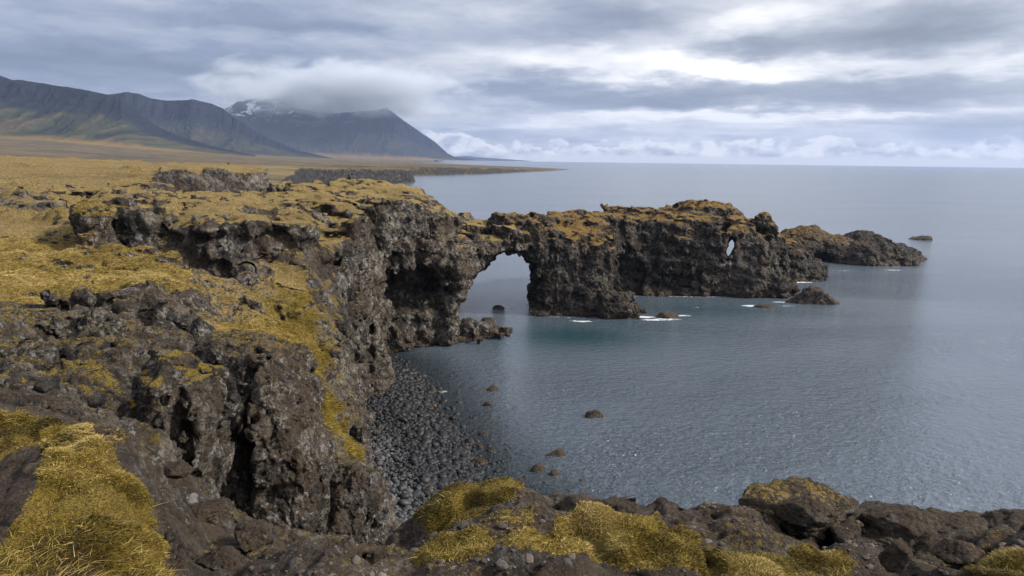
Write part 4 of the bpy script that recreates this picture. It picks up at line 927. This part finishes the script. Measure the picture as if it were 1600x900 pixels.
for i, (px, py, Yd, r, lab) in enumerate([
    (250, 800, 5.2, (.14, .12, .10), 'fist sized pale rock right of the grassy hummock'), (300, 850, 4.9, (.22, .16, .13), 'lichened rock at the foot of the hummock'), (280, 735, 6.4, (.16, .14, .10), 'small blue-grey rock left of the pillar base'),
    (350, 880, 4.5, (.2, .14, .09), 'low rock at the bottom edge near the hummock'), (395, 835, 5.6, (.22, .2, .12), 'dark rock on the rubble below the cleft'), (320, 800, 6.2, (.25, .2, .14), 'rubble rock right under the broad pillar'), (430, 875, 4.7, (.15, .13, .08), 'dark low rock in the turf at the bottom centre left')]):
    place_rock('rubble_rock', px, py, Yd, r, lab, 'rock', m_near, 5, 90+i, 0.34, grass=0.2, rz=i*2.0)

# ------------------------------------------------------------------ grass blades, gravel
def mat_blade(name):
    m, t, b = new_mat(name); r = t.attr('tone')
    t.put(b.inputs['Base Color'], t.ramp(r, [(0, (0.050, 0.030, 0.014)), (0.14, (0.034, 0.026, 0.006)), (0.35, (0.105, 0.073, 0.009)), (0.65, (0.205, 0.148, 0.020)), (0.85, (0.32, 0.228, 0.055)), (1, (0.46, 0.34, 0.13))]))
    b.inputs['Roughness'].default_value = 0.6; b.inputs['Specular IOR Level'].default_value = 0.25
    return m
m_blade = mat_blade('grass blades')
def scatter(P, Q, wgt, n, r):
    a = np.linalg.norm(np.cross(P[Q[:, 1]]-P[Q[:, 0]], P[Q[:, 3]]-P[Q[:, 0]]), axis=1)*wgt
    c = np.cumsum(a); f = np.searchsorted(c, r.rand(n)*c[-1]); f = np.clip(f, 0, len(Q)-1)
    u = r.rand(n, 1); v = r.rand(n, 1); q = Q[f]
    p = (P[q[:, 0]]*(1-u)+P[q[:, 1]]*u)*(1-v)+(P[q[:, 3]]*(1-u)+P[q[:, 2]]*u)*v
    return p, f
def blades(name, p, N, length, width, r, tone, lean=0.8, droop=0.5, wind=(0.3, -0.1), segs=2, label=None):
    n = len(p); d = r.randn(n, 3)*lean; d[:, 0] += wind[0]; d[:, 1] += wind[1]; d[:, 2] = 0
    d = d+N*1.0; d /= np.linalg.norm(d, axis=1, keepdims=True)
    side = np.cross(d, r.randn(n, 3)); side /= np.linalg.norm(side, axis=1, keepdims=True)
    hz = d.copy(); hz[:, 2] = 0; L = length[:, None]; w = width[:, None]
    rows = []
    for k in range(segs+1):
        t_ = k/segs; c = p+d*L*t_+hz*L*droop*t_*t_*0.7; c[:, 2] -= (L[:, 0]*droop*t_*t_*0.45)
        ww = w*(1-t_*0.92); rows += [c-side*ww, c+side*ww]
    V = np.stack(rows, 1).reshape(-1, 3); m = 2*(segs+1); base = np.arange(n)[:, None]*m
    Q = np.concatenate([np.stack([base[:, 0]+2*k, base[:, 0]+2*k+1, base[:, 0]+2*k+3, base[:, 0]+2*k+2], 1) for k in range(segs)])
    o = mesh_obj(name, V, Q, m_blade, {'tone': np.repeat(tone, m)}, False); tag(o, label, kind='stuff'); return o
rg = np.random.RandomState(9)
NN = normals(PN, QN); fc = PN[QN].mean(1); gq = GN[QN].mean(1); vis = (fc[:, 1] > 2.7) & (fc[:, 1] < 7.4) & (np.abs(fc[:, 0]) < fc[:, 1]*0.85+0.4) & (NN[QN[:, 0], 2] > 0.1)
p, f = scatter(PN, QN, np.where(vis, smooth(0.38, 0.75, gq)*np.clip(4.5/np.maximum(fc[:, 1], 3), 0.5, 1.4)*(0.06+smooth(-0.25, 0.2, fbm(fc[:, 0], fc[:, 1], fc[:, 2], 0.22, 3))), 0), 240000, rg); N = NN[QN[f, 0]]
pa = fbm(p[:, 0], p[:, 1], p[:, 2], 0.35, 3); pb = fbm(p[:, 0], p[:, 1], p[:, 2]+9, 0.9, 3)
ln = (0.010+0.014*rg.rand(len(p))**2+0.004)*(1+0.8*pa); tn = np.clip(0.45+pb*0.9+pa*0.5+rg.randn(len(p))*0.22, 0, 1)
blades('moss_grass', p, N, ln, np.full(len(p), 0.0018)+0.0014*rg.rand(len(p)), rg, tn, 0.75, 0.5, label='short golden green mossy grass on the cliff edge')
p, f = scatter(PN, QN, np.where(vis, smooth(0.34, 0.6, gq), 0)*smooth(0.0, 0.45, fbm(fc[:, 0], fc[:, 1], fc[:, 2], 0.45, 3)+np.where((fc[:, 0] < -1.3) & (fc[:, 1] < 4.0), 0.35, -0.12)), 2600, rg); N = NN[QN[f, 0]]
blades('long_grass', p, N, 0.04+0.06*rg.rand(len(p)), 0.0014+0.0010*rg.rand(len(p)), rg, np.clip(0.75+rg.randn(len(p))*0.2, 0, 1), 0.9, 0.6, wind=(0.1, -0.05), segs=4, label='longer straw coloured grass blades among the moss')
# two pale tufts on the rim
for i, (px, py, Yd) in enumerate([(535, 868, 4.55), (600, 872, 4.5), (468, 872, 4.6)]):
    c = D(px, py, Yd); n = 420; p = np.array(c)+np.stack([rg.randn(n)*0.06, rg.randn(n)*0.035, rg.rand(n)*0.02-0.04], 1)
    o = blades('grass_tuft', p, np.tile([[0, 0, 1.0]], (n, 1)), 0.08+0.10*rg.rand(n), np.full(n, 0.0024), rg, np.clip(0.85+rg.randn(n)*0.15, 0, 1), 0.35, 0.6, segs=4)
    del o['kind']; tag(o, ['pale dry grass tuft on the rim just below the jagged pillar', 'thin pale grass tuft at the rim nearest the shingle', 'pale grass tuft on the rim left of the other two'][i], 'grass tuft')
# short turf further off
NM = normals(PM, QM); fc = PM[QM].mean(1); gq = GM[QM].mean(1)
p, f = scatter(PM, QM, smooth(0.45, 0.8, gq)*(NM[QM[:, 0], 2] > 0.1)*(fc[:, 0] > -fc[:, 1]*0.8)*(30/fc[:, 1]), 170000, rg); N = NM[QM[f, 0]]
pa = fbm(p[:, 0], p[:, 1], p[:, 2], 2.5, 4); ol = olive_of(p[:, 0], p[:, 1])
blades('turf', p, N, (0.09+0.13*rg.rand(len(p))), 0.012+0.008*rg.rand(len(p)), rg, np.clip(0.78-ol*0.22+pa*0.5+rg.randn(len(p))*0.14, 0, 1), 0.9, 0.8, segs=1, label='yellow turf covering the field and the slope')
# gravel on bare ground
fc = PN[QN].mean(1); gq = GN[QN].mean(1); bare = (fc[:, 1] > 2.7) & (fc[:, 1] < 7.4) & (np.abs(fc[:, 0]) < fc[:, 1]*0.85+0.4) & (NN[QN[:, 0], 2] > 0.5)
p, f = scatter(PN, QN, np.where(bare & (fc[:, 0] > -3.0), smooth(0.5, 0.3, gq)*smooth(-0.3, 0.4, fbm(fc[:, 0], fc[:, 1], fc[:, 2], 0.5, 3)), 0), 8000, rg)
VP = []; VT = []; VA = []; off = 0
for grp in range(6):
    jj = np.arange(grp, len(p), 6); P0, T0_ = rock_shape(500+grp, (1.0, 0.75, 0.5), 2, 0.3, 6); r_ = np.clip(rg.lognormal(-4.9, 0.7, len(jj)), 0.003, 0.045); a = rg.rand(len(jj))*6.28; c_, s_ = np.cos(a)[:, None], np.sin(a)[:, None]
    X = (P0[None, :, 0]*c_-P0[None, :, 1]*s_)*r_[:, None]+p[jj, 0:1]; Y = (P0[None, :, 0]*s_+P0[None, :, 1]*c_)*r_[:, None]+p[jj, 1:2]; Z = P0[None, :, 2]*r_[:, None]+p[jj, 2:3]
    VP.append(np.stack([X, Y, Z], 2).reshape(-1, 3)); VT.append((T0_[None]+(np.arange(len(jj))*len(P0))[:, None, None]).reshape(-1, 3)+off); off += len(VP[-1]); VA.append(np.repeat(rg.rand(len(jj))**1.5, len(P0)))
m_grav, t, b = new_mat('loose gravel'); t.put(b.inputs['Base Color'], t.ramp(t.attr('tone'), [(0, (0.035, 0.028, 0.022)), (0.5, (0.065, 0.050, 0.038)), (0.85, (0.10, 0.082, 0.068)), (1, (0.17, 0.15, 0.13))])); b.inputs['Roughness'].default_value = 0.85
tag(mesh_obj('gravel', np.concatenate(VP), np.concatenate(VT), m_grav, {'tone': np.concatenate(VA)}, False), 'loose stones and grit on the bare earth of the cliff edge', kind='stuff')
print('blades', round(time.time()-T0, 1))

# ------------------------------------------------------------------ haze and the cloud caught on the mountain
def box_mesh(name, lo, hi, mat):
    P = np.array([(x, y, z) for x in (lo[0], hi[0]) for y in (lo[1], hi[1]) for z in (lo[2], hi[2])], np.float32)
    Q = np.array([(0, 1, 3, 2), (4, 6, 7, 5), (0, 4, 5, 1), (2, 3, 7, 6), (0, 2, 6, 4), (1, 5, 7, 3)]); return mesh_obj(name, P, Q, mat, None, False)
HAZE = 5.2e-5
mh = bpy.data.materials.new('air haze'); mh.use_nodes = True; t = NT(mh.node_tree); t.n.clear(); pv = t.node('ShaderNodeVolumePrincipled'); o_ = t.node('ShaderNodeOutputMaterial'); t.l.new(pv.outputs[0], o_.inputs['Volume'])
pv.inputs['Color'].default_value = (0.46, 0.58, 0.86, 1); pv.inputs['Density'].default_value = HAZE; pv.inputs['Anisotropy'].default_value = 0.2
tag(box_mesh('haze', (-17500, -1000, -5), (17500, 17500, 800), mh), kind='stuff')
mc = bpy.data.materials.new('cap cloud'); mc.use_nodes = True; t = NT(mc.node_tree); t.n.clear(); pv = t.node('ShaderNodeVolumePrincipled'); o_ = t.node('ShaderNodeOutputMaterial'); t.l.new(pv.outputs[0], o_.inputs['Volume'])
co = t.node('ShaderNodeTexCoord').outputs['Object']
cz = t.sep(co)
rr = t.vm('LENGTH', t.mapping(co, (1/1450, 1/1100, 1/330))).node.outputs['Value']
nn = t.noise(t.mapping(co, (1/520, 1/520, 1/230)), 1.0, 6, 0.62, 0.4)
den = t.mapr(t.m('ADD', t.m('SUBTRACT', 1.0, rr), t.m('MULTIPLY', t.m('SUBTRACT', nn, 0.5), 2.4)), 0.05, 0.9)
t.put(pv.inputs['Density'], t.m('MULTIPLY', den, 0.0075)); pv.inputs['Color'].default_value = (0.90, 0.95, 1.0, 1); pv.inputs['Anisotropy'].default_value = 0.0
P, T_ = ICO[3]; c = D(520, 144, 7400); P = P*np.array((1700, 1250, 420))
o = mesh_obj('cloud', P, T_, mc); o.location = c; tag(o, 'soft grey cloud caught on the summit ridge of the far mountain', 'cloud')
